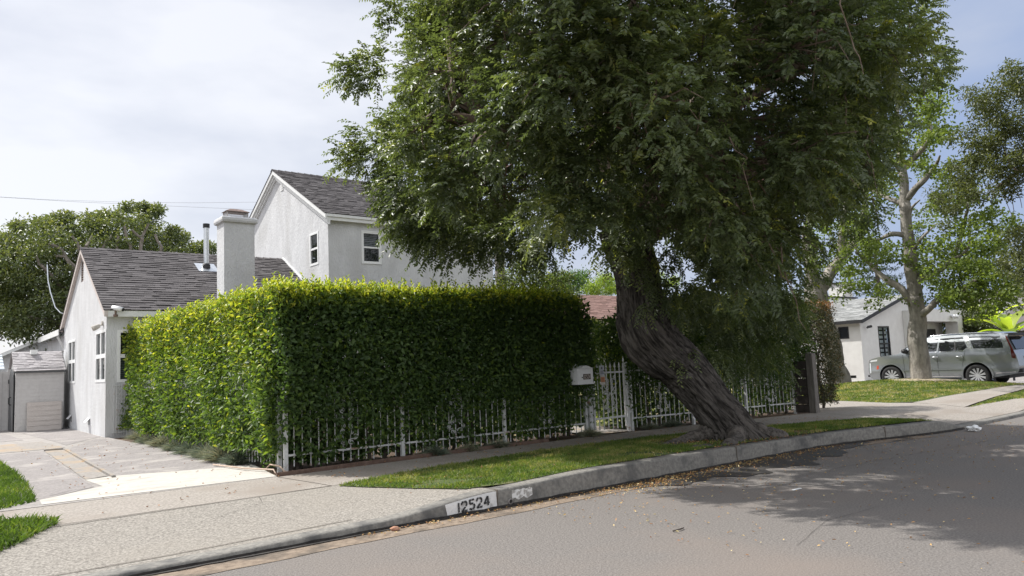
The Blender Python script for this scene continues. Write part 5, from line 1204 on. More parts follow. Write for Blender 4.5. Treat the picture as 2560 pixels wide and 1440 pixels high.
# the big ficus behind the low wing
m_fic = LEAF('ficus_leaf', [(0, (.045, .07, .032)), (.45, (.105, .135, .055)), (.8, (.21, .22, .085)), (1, (.30, .28, .11))], rough=.45, trans=.3)
m_ficbark = M('pale_ficus_bark', (.17, .15, .125), (.26, .23, .195), 8, .9, .4, 30)
fic = empty('ficus_tree', (6, 36, .2), 0, 'wide rounded ficus tree with pale limbs behind the low gabled wing', 'tree')
cl = []
outl = [(0, 600), (40, 560), (110, 545), (170, 545), (230, 530), (290, 530), (350, 515), (380, 520), (420, 560), (470, 585), (520, 610), (560, 625)]
for px in range(-60, 600, 18):
    top = np.interp(px, [o_[0] for o_ in outl], [o_[1] for o_ in outl])
    for py in np.arange(top+30, 830, 27):
        if px < 20 and py < 590: continue
        if random.random() < .04: continue
        q = at(px+random.uniform(-14, 14), py+random.uniform(-14, 14), Y=36+random.uniform(-2.6, 2.6)+(py-top)*-.004); cl.append((q.x, q.y, q.z, random.uniform(.42, .75)))
for px, py in ((40, 548), (100, 540), (140, 530), (165, 525), (225, 530), (255, 520), (300, 525), (320, 500), (360, 500), (385, 510), (395, 505), (440, 560), (455, 575), (500, 600), (525, 600), (10, 590), (20, 620), (8, 660)):
    for k in range(2): q = at(px+random.uniform(-8, 8), py+18, Y=36+random.uniform(-1, 1)); cl.append((q.x, q.y, q.z, random.uniform(.25, .42)))
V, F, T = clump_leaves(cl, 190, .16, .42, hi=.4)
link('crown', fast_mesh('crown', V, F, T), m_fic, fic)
s = MB()
limbs(s, [(6.6, 36, .2), (6.2, 36, 3), (5.9, 36, 5)], .55, .3)
for pts in ([(210, 700), (170, 650), (150, 620), (120, 610)], [(190, 690), (160, 640), (140, 640)], [(325, 640), (318, 600), (312, 565)], [(345, 640), (352, 600), (372, 560)], [(352, 620), (345, 590), (330, 575)], [(400, 640), (395, 610), (388, 585)], [(205, 645), (195, 610), (180, 590)], [(215, 640), (222, 605), (232, 590)], [(150, 815), (110, 800), (60, 790)], [(255, 650), (262, 610), (280, 590)], [(300, 650), (290, 620), (296, 590)], [(130, 690), (100, 660), (90, 640)]):
    P = [at(x, y, Y=33.3) for x, y in pts]; limbs(s, [Vector((6, 36, P[0].z-2))]+P, .12, .05, 6)
s.build('limbs', m_ficbark, fic)
t = empty('small_tree', (1.5, 40, .2), 0, 'small bright tree at the frame edge beyond the beige gate', 'tree')
cl = []
for i in range(60): q = at(random.uniform(-60, 70), random.uniform(690, 860), Y=43+random.uniform(-1, 1)); cl.append((q.x, q.y, q.z, random.uniform(.4, .6)))
V, F, T = clump_leaves(cl, 90, .17, .6); link('crown', fast_mesh('crown', V, F, T), m_fic, t)
s = MB(); limbs(s, [(1.2, 43, .1), (1.3, 43, 3)], .15, .08); s.build('trunk', m_ficbark, t)

# sycamores on the right
m_syc = LEAF('sycamore_leaf', [(0, (.04, .066, .018)), (.45, (.09, .13, .033)), (.8, (.18, .22, .06)), (1, (.29, .31, .10))], rough=.5, trans=.42, spec=.3)
m_sycbark = M('sycamore_bark', (.155, .142, .125), (.30, .278, .245), 9, .9, .9, 42, stretch=(1, 1, .35), c3=(.40, .36, .30), s3=1.8, t3=(.55, .7), bdist=.03)
syc = empty('sycamore_tree', (26, 11.18, .45), 0, 'pale barked sycamore with light spring leaves on the lawn before the silver car', 'tree')
s = MB(); XS = 26
A = lambda px, py, dx=0: at(px, py, X=XS+dx)
limbs(s, [A(2306, 965), A(2304, 940), A(2300, 880), A(2292, 800), A(2288, 740)], .34, .245, 16)
base = MB(); 
limbs(s, [A(2290, 760), A(2276, 650), A(2266, 560), A(2262, 510)], .24, .16, 12)
limbs(s, [A(2262, 520), A(2256, 440), A(2250, 380), A(2244, 290), A(2240, 230)], .17, .05, 9)
for pts, r0, r1 in (([(2290, 770), (2250, 720), (2205, 690), (2165, 650), (2140, 630)], .14, .05), ([(2296, 790), (2325, 770), (2350, 745), (2390, 735), (2440, 700)], .12, .04), ([(2268, 590), (2230, 585), (2190, 600), (2140, 590)], .10, .03), ([(2262, 510), (2230, 500), (2190, 480), (2150, 470)], .10, .03),
                    ([(2264, 500), (2290, 470), (2310, 450), (2335, 420), (2350, 390)], .12, .03), ([(2254, 420), (2290, 390), (2320, 350), (2325, 300), (2318, 260)], .12, .03), ([(2250, 430), (2225, 390), (2215, 360)], .08, .02), ([(2275, 640), (2300, 600), (2340, 560)], .08, .02), ([(2268, 560), (2280, 520), (2300, 500)], .07, .02), ([(2285, 700), (2320, 690), (2380, 650), (2410, 560), (2420, 510)], .10, .03), ([(2380, 650), (2420, 620), (2425, 540)], .06, .02), ([(2150, 640), (2130, 600), (2120, 560)], .05, .02)):
    limbs(s, [A(x, y, random.uniform(-.3, .3)*i) for i, (x, y) in enumerate(pts)], r0, r1, 7)
s.build('trunk', m_sycbark, syc, True)
cl = []
for px, py, n_, sp_ in ((2330, 240, 12, 40), (2300, 300, 16, 55), (2340, 330, 18, 50), (2290, 400, 16, 60), (2350, 420, 12, 45), (2200, 480, 10, 60), (2160, 560, 14, 60), (2130, 640, 14, 50), (2210, 640, 8, 50), (2180, 720, 8, 45), (2330, 560, 10, 60), (2400, 620, 26, 60), (2440, 680, 30, 60), (2370, 700, 26, 55), (2500, 620, 22, 60), (2330, 660, 12, 40), (2460, 560, 16, 55), (2240, 740, 5, 35), (2400, 740, 16, 45), (2530, 720, 22, 45), (2480, 745, 14, 40), (2420, 500, 10, 50), (2270, 620, 6, 35), (2120, 690, 12, 45), (2190, 600, 8, 40), (2360, 480, 10, 50), (2120, 480, 8, 50)):
    for i in range(n_): q = A(random.gauss(px, sp_*.6), random.gauss(py, sp_*.55), random.uniform(-2.2, 2.2)); cl.append((q.x, q.y, q.z, random.uniform(.22, .42)))
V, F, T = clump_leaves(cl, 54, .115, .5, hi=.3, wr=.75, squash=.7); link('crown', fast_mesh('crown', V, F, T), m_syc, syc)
o = MB(); o.lathe([(0, .02), (.5, .045), (.9, .03), (1.0, .0)], (26, 11.1, .37), n=26)
for v in range(len(o.v)): x, y, z = o.v[v]; o.v[v] = (x, 11.1+(y-11.1)*1.1, gz(x, y)+z-.37+.02*noise.noise((x*6, y*6, 0)))
tag(o.build('soil_ring', M('pale_soil', (.30, .24, .16), (.42, .36, .26), 12, .95, .5, 50)), 'pale ring of bare soil around the sycamore base', 'soil ring')

syc2 = empty('sycamore_tree', (25.8, 14, .3), 0, 'thick forked sycamore trunk rising behind the reddish hedge', 'tree')
s = MB(); A2 = lambda px, py, dx=0: at(px, py, Y=14+dx)
limbs(s, [A2(2098, 965), A2(2092, 930), A2(2078, 880), A2(2060, 820), A2(2043, 750), A2(2040, 700)], .34, .40, 16)
limbs(s, [A2(2098, 970), A2(2094, 940), A2(2088, 910)], .50, .32, 14)
limbs(s, [A2(2036, 720), A2(2022, 640), A2(2020, 560), A2(2030, 480)], .27, .10, 10)
limbs(s, [A2(2046, 730), A2(2085, 670), A2(2130, 610), A2(2160, 550), A2(2165, 480), A2(2170, 400)], .25, .08, 10)
limbs(s, [A2(2110, 640), A2(2105, 580), A2(2115, 500)], .2, .06, 8)
s.build('trunk', m_sycbark, syc2, True)
cl = []
for px, py, n_, sp_ in ((2060, 560, 16, 60), (2120, 500, 18, 60), (2170, 430, 16, 60), (2020, 480, 14, 60), (2080, 640, 8, 50)):
    for i in range(n_): q = A2(random.gauss(px, sp_*.6), random.gauss(py, sp_*.6), random.uniform(-2, 2)); cl.append((q.x, q.y, q.z, random.uniform(.25, .45)))
V, F, T = clump_leaves(cl, 55, .13, .45, wr=.75); link('crown', fast_mesh('crown', V, F, T), m_syc, syc2)
s = MB(); s.obox(A2(2085, 968), (1.9, -1.1, 0), (.1, .17, 0), (0, 0, .09)); tag(s.build('edging_timber', m_wood), 'low weathered timber edging at the foot of the forked sycamore', 'edging')

# dark green tree reaching in from the right edge
m_rt = LEAF('olive_leaf', [(0, (.03, .042, .018)), (.45, (.065, .08, .03)), (.8, (.14, .16, .05)), (1, (.24, .24, .08))], rough=.45, trans=.3)
rt = empty('olive_green_tree', (20, 3.2, .2), 0, 'olive green tree reaching into the frame from the right edge', 'tree')
cl = []; XR = 18.5
for px, py, n_, sp_ in ((2520, 240, 16, 45), (2555, 200, 10, 40), (2470, 290, 14, 40), (2520, 330, 20, 50), (2440, 350, 12, 40), (2480, 400, 18, 45), (2400, 420, 12, 45), (2550, 420, 16, 40), (2420, 480, 12, 40), (2500, 460, 10, 35), (2370, 520, 7, 35), (2600, 300, 20, 60), (2640, 420, 20, 60), (2560, 610, 10, 30), (2540, 660, 12, 30), (2580, 700, 10, 30), (2450, 250, 5, 25), (2430, 240, 2, 10), (2350, 480, 3, 20)):
    for i in range(n_): q = at(random.gauss(px, sp_*.6), random.gauss(py, sp_*.55), X=XR+random.uniform(-1, 1)); cl.append((q.x, q.y, q.z, random.uniform(.16, .30)))
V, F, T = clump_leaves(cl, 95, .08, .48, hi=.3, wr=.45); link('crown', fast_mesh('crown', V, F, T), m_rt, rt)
s = MB(); B_ = lambda px, py: at(px, py, X=XR)
limbs(s, [(20, 2.6, .1), (19.2, 2.9, 3), B_(2700, 420)], .3, .15, 10)
for pts, r0, r1 in (([(2700, 420), (2600, 400), (2545, 430), (2490, 470)], .07, .02), ([(2640, 410), (2560, 380), (2530, 380)], .05, .02), ([(2545, 430), (2520, 400), (2500, 340)], .03, .01), ([(2690, 420), (2640, 560), (2560, 640)], .06, .02), ([(2515, 450), (2530, 500), (2535, 530)], .010, .006), ([(2530, 470), (2548, 490), (2555, 520)], .010, .005), ([(2510, 460), (2515, 500), (2530, 540)], .009, .005)):
    limbs(s, [B_(x, y) for x, y in pts], r0, r1, 6)
s.build('limbs', m_branch, rt, True)

# conifer far behind the white bungalow
m_con = LEAF('conifer_needles', [(0, (.02, .04, .03)), (.5, (.045, .075, .05)), (.8, (.09, .13, .07)), (1, (.14, .18, .09))], rough=.6, trans=.15)
con = empty('conifer_tree', (62, 30, 0), 0, 'layered dark conifer far behind the white bungalow roof', 'tree')
top = at(2185, 610, X=60); s = MB(); limbs(s, [(60, top.y, 0), (60, top.y, top.z)], .4, .06, 8); s.build('trunk', m_stem, con)
cl = []
for k in range(12):
    z = top.z-.2-k*.62; L_ = .5+k*.34
    for j in range(7):
        a = j*.9+k; 
        for f in (.35, .65, 1.0): cl.append((60+math.cos(a)*L_*f, top.y+math.sin(a)*L_*f, z-.1*f*L_*.3, .22+.06*k*.3))
V, F, T = clump_leaves(cl, 26, .22, .4, squash=.35, wr=.28); link('crown', fast_mesh('crown', V, F, T), m_con, con)

# light trees behind the brown roof
m_far = LEAF('far_leaf', [(0, (.035, .075, .025)), (.45, (.08, .15, .03)), (.8, (.20, .28, .04)), (1, (.32, .38, .06))], rough=.5, trans=.4)
for nm, lb, spots, t0 in (('garden_tree', 'rounded blue green tree behind the brown shingled roof', [(1400, 700), (1425, 690), (1450, 700), (1410, 720), (1440, 720), (1390, 690), (1460, 680), (1375, 710)], .18), ('garden_tree', 'bright yellow green tree behind the brown shingled roof', [(1470, 715), (1490, 705), (1510, 700), (1530, 705), (1485, 725), (1520, 725), (1540, 715), (1560, 700), (1590, 700), (1680, 700), (1640, 690)], .72)):
    c0 = at(spots[0][0], spots[0][1], Y=44); t = empty(nm, (c0.x, 44, 0), 0, lb, 'tree'); cl = []
    for x, y in spots:
        for k in range(3): q = at(x+random.uniform(-9, 9), y+random.uniform(-6, 12), Y=44+random.uniform(-1.5, 1.5)); cl.append((q.x, q.y, q.z, random.uniform(.5, .8)))
    V, F, T = clump_leaves(cl, 160, .2, t0, hi=.3); link('crown', fast_mesh('crown', V, F, T), m_far, t)
    s = MB(); limbs(s, [(c0.x+1, 44, 0), (c0.x+1, 44, c0.z)], .25, .1); s.build('trunk', m_ficbark, t)

# shrubs and a small tree in the garden behind the hedge
m_gard = LEAF('garden_leaf', [(0, (.03, .045, .018)), (.45, (.06, .085, .028)), (.75, (.16, .20, .05)), (1, (.34, .36, .08))], rough=.42, trans=.38)
t = empty('garden_shrub', (11.4, 13, .2), 0, 'loose bushy shrub tree rising behind the hedge under the big crown', 'shrub')
cl = []
for px, py, n_, sp_ in ((1280, 720, 16, 34), (1320, 690, 16, 34), (1370, 720, 18, 34), (1420, 745, 10, 20), (1260, 750, 8, 24), (1340, 660, 8, 30), (1400, 700, 6, 24), (1330, 750, 12, 40)):
    for i in range(n_): q = at(random.gauss(px, sp_*.6), random.gauss(py, sp_*.5), Y=13.2+random.uniform(-.8, .8)); cl.append((q.x, q.y, q.z, random.uniform(.16, .3)))
V, F, T = clump_leaves(cl, 70, .075, .5, hi=.4); link('foliage', fast_mesh('foliage', V, F, T), m_gard, t)
s = MB()
for k in range(6): a = Vector((11.2+random.uniform(-.3, .3), 13.2, .1)); limbs(s, [a, a+Vector((random.uniform(-.4, .4), 0, 1.6)), a+Vector((random.uniform(-1, 1), 0, 3.3))], .05, .015, 5)
s.build('stems', m_branch, t)
t = empty('palm_trunk_tree', (12.3, 16, .2), 0, 'grey tree trunk standing at the right end of the tall wing', 'tree')
s = MB(); limbs(s, [(12.3, 16, .1), (12.3, 16, 3), (12.35, 16, 6)], .16, .13, 10); s.build('trunk', m_sycbark, t, True)
cl = [(12.3+random.gauss(0, .8), 16+random.gauss(0, .8), random.uniform(5.2, 6.8), .4) for i in range(22)]
V, F, T = clump_leaves(cl, 60, .09, .4); link('crown', fast_mesh('crown', V, F, T), m_gard, t)
t = empty('yellow_shrub', (12.2, 12.2, .2), 0, 'shrub with bright yellow green leaves and bare stems just inside the gate', 'shrub')
cl = []
for px, py, n_, sp_ in ((1475, 815, 9, 12), (1490, 840, 9, 14), (1520, 870, 10, 16), (1530, 930, 9, 16), (1540, 990, 7, 14), (1505, 820, 8, 14)):
    for i in range(n_): q = at(random.gauss(px, sp_*.8), random.gauss(py, sp_*.8), Y=11.9+random.uniform(-.3, .3)); cl.append((q.x, q.y, q.z, random.uniform(.08, .15)))
V, F, T = clump_leaves(cl, 40, .075, .72, hi=.2); link('foliage', fast_mesh('foliage', V, F, T), m_gard, t)
s = MB()
for px0, px1 in ((1497, 1478), (1500, 1487), (1488, 1466), (1510, 1515)): limbs(s, [at(px0, 1040, Y=12), at((px0+px1)/2+3, 930, Y=12), at(px1, 820, Y=12)], .022, .01, 5)
s.build('stems', M('pinkish_stem', (.26, .19, .15), (.34, .26, .21), 10, .8), t)
t = empty('garden_shrub', (17, 19.5, .2), 0, 'dark mass of shrubs at the back of the garden seen above the gate', 'shrub')
cl = []
for i in range(90): q = at(random.uniform(1430, 1620), random.uniform(840, 945), Y=19+random.uniform(-1, 1)); cl.append((q.x, q.y, q.z, random.uniform(.25, .45)))
V, F, T = clump_leaves(cl, 70, .11, .28); link('foliage', fast_mesh('foliage', V, F, T), m_gard, t)
s = MB()
for i in range(6): q = at(1440+i*28, 945, Y=19); limbs(s, [(q.x, q.y, .1), (q.x, q.y, 1.8)], .06, .03, 5)
s.build('stems', m_stem, t)

# ================================================================ NEIGHBOURING HOUSES
t = empty('brown_roof_house', (30, 30, .2), 0, 'house with a brown shingled hip roof seen through the gap above the gate', 'house')
a = at(1420, 736, Y=29); zt = a.z; zl = zt-1.55
x0 = a.x; x1 = at(1830, 745, Y=29).x
s = MB(); s.box((x0-1.6, 26.3, .1), (x1+1.6, 33, zl-.02)); s.build('wall', m_stucco2, t)
s = MB(); roof_courses(s, (x0-2.4, 25.6, zl), (x1+2.4, 25.6, zl), (x1, 29, zt), (x0, 29, zt), .2, .02, .5)
s.add([(x0-2.4, 25.6, zl-.02), (x1+2.4, 25.6, zl-.02), (x1, 29, zt-.02), (x0, 29, zt-.02), (x0-2.4, 33, zl), (x1+2.4, 33, zl)], [(0, 1, 2, 3), (0, 3, 4), (1, 5, 2), (4, 3, 2, 5)])
s.build('roof', m_shingle_b, t)
wb = empty('bungalow', (37, 18, .1), 0, 'white stucco bungalow with grey shingled gable roof and black trim behind the silver car', 'house')
X0, Y0 = 33.8, 17.0; XR_, ZR_, ZE_ = 38.2, 4.22, 2.98; X1 = 42.6
m_blk = M('black_trim', (.022, .022, .024), None, rough=.5)
s = MB()
wall_face(s, (X0, Y0, 0), (1, 0, 0), (0, 0, 1), [(0, 0), (X1-X0, 0), (X1-X0, ZE_), (XR_-X0, ZR_-.04), (0, ZE_)], [(1.66, 1.0, 2.78, 2.66)], .12)
wall_face(s, (X0, 30, 0), (0, -1, 0), (0, 0, 1), [(0, 0), (13, 0), (13, ZE_), (0, ZE_)], [(11.95, 2.12, 12.45, 2.68), (12.2, .30, 12.62, .42)], .10)
s.box((X0-.02, Y0-.03, 0), (X0+5, Y0-.001, .16)); s.box((X0-.025, Y0+.001, 0), (X0-.001, 30, .16))
s.build('wall', m_stucco2, wb)
s = MB(); roof_courses(s, (X0-.28, 30, ZE_-.05), (X0-.28, Y0-.25, ZE_-.05), (XR_, Y0-.25, ZR_), (XR_, 30, ZR_), .17, .018, .35)
s.add([(X0-.28, 30, ZE_-.065), (X0-.28, Y0-.25, ZE_-.065), (XR_, Y0-.25, ZR_-.015), (XR_, 30, ZR_-.015), (X1+.28, 30, ZE_-.05), (X1+.28, Y0-.25, ZE_-.05)], [(0, 1, 2, 3), (3, 2, 5, 4)])
s.build('roof', m_shingle_g, wb)
s = MB(); s.box((X0-.31, Y0-.25, ZE_-.19), (X0-.285, 30, ZE_-.04))
s.obox((X0-.30, Y0-.28, ZE_-.20), (XR_-X0+.3, 0, ZR_-ZE_+.05), (0, .028, 0), (0, 0, .16)); s.obox((X1+.30, Y0-.28, ZE_-.20), (XR_-X1-.3, 0, ZR_-ZE_+.05), (0, .028, 0), (0, 0, .16))
s.build('fascia', m_blk, wb)
window(wb, (X0+1.66, Y0, 1.0), (1, 0, 0), 1.12, 1.66, 2, 2, blind=(.03, 1.6, .21), frame=m_blk, fw=.07, mull=.06, glass=GLASS('clear_glass', clear=.8))
window(wb, (X0, 18.05, 2.12), (0, -1, 0), .50, .56, 1, 1, frame=m_blk, fw=.06)
s = MB(); s.box((X0+.09, 17.8, .30), (X0+.095, 17.36, .42))
for i in range(3): s.box((X0-.004, 17.8, .305+i*.04), (X0+.02, 17.38, .32+i*.04))
s.build('foundation_vent', m_blk, wb)
# portal
s = MB(); s.box((38.1, 15.9, 2.82), (42.35, 16.99, 3.42)); s.box((41.75, 15.9, 0), (42.35, 16.5, 2.819)); s.box((38.1, 16.6, 0), (38.5, 16.99, 2.819))
s.build('portal', m_stucco2, wb)
s = MB(); s.box((39.9, 16.90, 0), (41.5, 16.97, 2.5)); s.build('door', m_blk, wb)
s = MB(); s.box((38.6, 16.90, .9), (39.5, 16.97, 2.4)); s.build('dark_window', GLASS('dark_glass', clear=.1), wb)
s = MB(); s.box((36.4, 22, 4.0), (43.5, 30, 4.62)); s.build('clerestory', m_vinyl, wb)
s = MB(); s.box((36.3, 21.9, 4.625), (43.6, 30.1, 4.70)); s.build('roof_edge', m_blk, wb)
c0, c1 = at(2070, 712, X=46), at(2112, 745, X=46)
s = MB(); s.box((46, c0.y, 3.5), (47, c1.y, c0.z)); c_ = s.build('chimney', m_stucco2, wb); s = MB(); s.box((45.9, c0.y+.1, c0.z+.005), (47.1, c1.y-.1, c0.z+.08)); s.build('chimney_cap', m_blk, c_)
t = empty('security_camera', (34, 16.9, 2.55), 0, 'small black camera on the front corner of the far bungalow', 'camera')
s = MB(); s.tube([(34.1, 16.96, 2.66), (34.2, 16.8, 2.62)], .03, 8); s.build('bracket', m_vinyl, t)
s = MB(); s.tube([(34.15, 16.85, 2.6), (34.36, 16.75, 2.64)], .06, 10); s.build('camera_body', m_blk, t)
t = empty('wall_lamp', (41.2, 15.8, 3.1), 0, 'twin white floodlight on the bungalow portal', 'lamp')
s = MB(); s.lathe([(0, -.05), (.08, -.05), (.08, 0)], (41.0, 15.9, 3.12), 'y', 10); s.build('base_plate', m_vinyl, t)
for dx in (-.16, .16): s = MB(); s.tube([(41.0+dx*.4, 15.85, 3.12), (41.0+dx, 15.72, 3.08), (41.0+dx*1.3, 15.62, 3.04)], [.04, .09, .10], 10); s.build('lamp_head', m_vinyl, t, True)
t = empty('grey_roof_house', (55, 16, 0), 0, 'grey house roof beyond the banana plants at the right edge', 'house')
h0 = at(2525, 775, X=52); s = MB(); s.add([(50, h0.y+1.5, 2.3), (50, h0.y-9, 2.3), (55, h0.y-8, 4.2), (55, h0.y, 4.2)], [(0, 1, 2, 3)]); s.add([(50, h0.y+1.5, 2.3), (60, h0.y+1.5, 2.3), (55, h0.y, 4.2)], [(0, 1, 2)]); s.build('roof', m_shingle, t)
s = MB(); s.box((50.6, h0.y-8, 0), (60, h0.y+1, 2.28)); s.build('wall', M('slate_grey_wall', (.17, .18, .19), None, rough=.9), t)
t = empty('white_far_house', (60, 22, 0), 0, 'white far house showing above the banana plants', 'house')
a, b = at(2400, 738, X=58), at(2500, 775, X=58); s = MB(); s.box((58, a.y, 0), (64, b.y, a.z)); s.build('wall', m_stucco2, t); s = MB(); s.box((57.7, a.y+.3, a.z+.005), (64.3, b.y-.3, a.z+.15)); s.build('roof', m_shingle_g, t)

# shrubs and banana plants beyond the car
t = empty('dark_shrub', (43, 15, 0), 0, 'dark rounded shrub beyond the silver car roof', 'shrub')
cl = []
for i in range(80): q = at(random.uniform(2350, 2470), random.uniform(772, 850), X=43.5+random.uniform(-1, 1)); cl.append((q.x, q.y, q.z, random.uniform(.3, .5)))
for i in range(40): q = at(random.uniform(2440, 2560), random.uniform(820, 870), X=44+random.uniform(-1, 1)); cl.append((q.x, q.y, q.z, random.uniform(.3, .5)))
V, F, T = clump_leaves(cl, 80, .14, .3, hi=.4); link('foliage', fast_mesh('foliage', V, F, T), m_rt, t)
s = MB()
for i in range(5): y = at(2360+i*40, 900, X=43.5).y; limbs(s, [(43.5, y, 0), (43.5, y, 2.4)], .08, .03, 5)
s.build('stems', m_stem, t)
m_ban = LEAF('banana_leaf', [(0, (.07, .14, .02)), (.5, (.19, .28, .04)), (.8, (.34, .40, .07)), (1, (.42, .36, .12))], rough=.4, trans=.5)
def banana(px, py, n, L0, X_, lb, sc_=1.0):
    c = at(px, py, X=X_); t = empty('banana_plant', (c.x, c.y, 0), 0, lb, 'banana plant', 'banana plants beyond the car')
    s = MB(); limbs(s, [(c.x, c.y, 0), (c.x, c.y, c.z-.4)], .16, .1, 8); s.build('stem', m_ficbark, t)
    V = []; F = []; T = []
    for k in range(n):
        a = k*2.4+random.random(); el = random.uniform(.5, 1.25); L_ = L0*random.uniform(.75, 1.15); w = L_*.12; p = Vector((c.x, c.y, c.z-.5)); d = Vector((math.cos(a)*math.cos(el), math.sin(a)*math.cos(el), math.sin(el))); tn = random.uniform(.3, 1)
        m_ = 9; base_ = len(V)
        for i in range(m_+1):
            f = i/m_; sd = d.cross(Vector((0, 0, 1))).normalized(); wd_ = w*math.sin(math.pi*min(1, .08+f*.92))**.6*(1+random.uniform(-.15, .15)); up_ = sd.cross(d)
            V += [tuple(p+sd*wd_-up_*wd_*-.35), tuple(p), tuple(p-sd*wd_+up_*wd_*.35)]; T += [tn+random.uniform(-.1, .1)]*3
            p = p+d*L_/m_; d = (d+Vector((0, 0, -.16))).normalized()
        for i in range(m_): q = base_+i*3; F += [(q, q+1, q+4), (q, q+4, q+3), (q+1, q+2, q+5), (q+1, q+5, q+4)]
    link('leaves', fast_mesh('leaves', np.array(V), np.array(F), np.clip(np.array(T), 0, 1)), m_ban, t)
banana(2425, 800, 9, 2.2, 44, 'banana plant with an upright pale leaf, left of the pair beyond the car')
banana(2520, 815, 10, 2.3, 42, 'banana plant with drooping bright leaves at the right edge beyond the car')
banana(2475, 790, 8, 2.1, 46, 'banana plant half hidden between the two brighter banana plants')

# overhead wires
for lb, pts in (('thin overhead wire, upper of the two crossing the pale sky', [(-60, 487), (0, 492), (120, 499), (300, 505), (480, 507), (660, 505)]), ('thin overhead wire, lower of the two running down behind the chimney', [(-60, 488), (0, 493), (200, 505), (400, 514), (560, 521), (700, 527)])):
    s = MB(); s.tube([at(x, y, Y=40) for x, y in pts], .007, 4); tag(s.build('overhead_wire', m_steel), lb, 'wire')
# ================================================================ SILVER SUV
m_paint = M('silver_paint', (.27, .29, .30), None, rough=.25, spec=.6, metal=.55, coat=.8)
m_carglass = GLASS('car_glass', tint=(.012, .014, .016), clear=.06, rough=.02)
m_rubber = M('tyre_rubber', (.02, .02, .02), None, rough=.85)
m_rim = M('polished_rim', (.52, .53, .55), None, rough=.3, metal=.35, coat=.4)
m_chrome = M('chrome', (.75, .76, .78), None, rough=.12, metal=1.0)
m_plastic = M('black_plastic', (.02, .02, .022), None, rough=.6)
m_red = M('red_lens', (.075, .010, .010), None, rough=.15, coat=.5)
m_amber = M('amber_lens', (.45, .06, .02), None, rough=.2, coat=.5)
m_lamp = M('headlamp_lens', (.55, .58, .6), None, rough=.1, coat=.5)
suv = empty('parked_suv', (31.15, 9.67, .06), R(90), 'silver full size suv parked in front of the white bungalow behind the sycamore', 'car')
def half(x, z):
    y = 1.03
    if z > 1.20: y -= (z-1.20)*.32+(max(0, z-1.72)*.5)
    if z < .62: y -= (.62-z)*.20
    y -= .012*math.cos((z-.85)*7)
    if x > 4.3: y -= .20*((x-4.3)/1.08)**2.2
    if x < .55: y -= .10*((.55-x)/.55)**2
    return y
def cut_poly(poly, stx, stz):
    bm = bmesh.new(); es = []
    vs = [bm.verts.new((x, 0, z)) for x, z in poly]
    es = [bm.edges.new((vs[i], vs[(i+1) % len(vs)])) for i in range(len(vs))]
    bmesh.ops.triangle_fill(bm, edges=es, use_beauty=True)
    x0, x1 = min(p[0] for p in poly), max(p[0] for p in poly); z0, z1 = min(p[1] for p in poly), max(p[1] for p in poly)
    for i in range(1, int((x1-x0)/stx)+1): bmesh.ops.bisect_plane(bm, geom=bm.verts[:]+bm.edges[:]+bm.faces[:], plane_co=(x0+stx*i, 0, 0), plane_no=(1, 0, 0))
    for i in range(1, int((z1-z0)/stz)+1): bmesh.ops.bisect_plane(bm, geom=bm.verts[:]+bm.edges[:]+bm.faces[:], plane_co=(0, 0, z0+stz*i), plane_no=(0, 0, 1))
    return bm
def arch(cx, r, n=18, zb=.30):
    a0 = math.asin((zb-.41)/r); return [(cx+r*math.cos(a), .41+r*math.sin(a)) for a in [a0+(math.pi-2*a0)*i/n for i in range(n+1)]]
prof = [(.10, .46), (.02, .56), (.0, .70), (.03, .95), (.06, 1.12), (.12, 1.26), (.22, 1.48), (.34, 1.74), (.30, 1.86), (.42, 1.905), (.8, 1.93), (1.4, 1.945), (2.2, 1.94), (2.8, 1.905), (3.15, 1.84), (3.42, 1.73), (3.72, 1.53), (4.02, 1.32), (4.12, 1.27), (4.5, 1.235), (4.9, 1.19), (5.18, 1.13), (5.31, 1.06), (5.36, .95), (5.385, .70), (5.37, .5), (5.32, .36), (5.2, .30), (4.95, .28)]
poly = prof+arch(4.40, .475)+[(3.85, .30), (1.85, .30)]+arch(1.33, .475)+[(.80, .34), (.3, .42)]
bm = cut_poly(poly, .12, .12)
bmesh.ops.remove_doubles(bm, verts=bm.verts[:], dist=.0008)
def on_prof(p):
    for (x0, z0), (x1, z1) in zip(prof, prof[1:]):
        d = Vector((x1-x0, z1-z0)); t = max(0, min(1, ((p[0]-x0)*d.x+(p[1]-z0)*d.y)/d.length_squared))
        if (Vector((x0, z0))+d*t-Vector(p)).length < .002: return True
    return False
edge = [e for e in bm.edges if e.is_boundary and on_prof((e.verts[0].co.x, e.verts[0].co.z)) and on_prof((e.verts[1].co.x, e.verts[1].co.z))]
s = MB(); V0 = [v.co.copy() for v in bm.verts]; bm.verts.index_update(); F0 = [tuple(v.index for v in f.verts) for f in bm.faces]
s.add([(v.x, half(v.x, v.z), v.z) for v in V0], F0); s.add([(v.x, -half(v.x, v.z), v.z) for v in V0], F0)
for e in edge:
    a, b = e.verts[0].co, e.verts[1].co; K = 8; row = []
    for p in (a, b):
        h = half(p.x, p.z); r_ = []
        for k in range(K+1):
            u = -1+2*k/K; cr_ = 1-u*u; top = p.z > 1.1; r_.append((p.x+(.07*cr_ if p.x > 5.1 else -.05*cr_ if p.x < .35 else 0), h*u, p.z+(.045*cr_ if top and .3 < p.x < 5.2 else 0)))
        row.append(r_)
    for k in range(K): s.add([row[0][k], row[0][k+1], row[1][k+1], row[1][k]], [(0, 1, 2, 3)])
me = s.mesh('body'); bm2 = bmesh.new(); bm2.from_mesh(me); bmesh.ops.remove_doubles(bm2, verts=bm2.verts[:], dist=.001); bmesh.ops.recalc_face_normals(bm2, faces=bm2.faces[:])
for f in bm2.faces: f.smooth = True
for e in bm2.edges:
    if len(e.link_faces) == 2 and e.calc_face_angle(0) > R(38): e.smooth = False
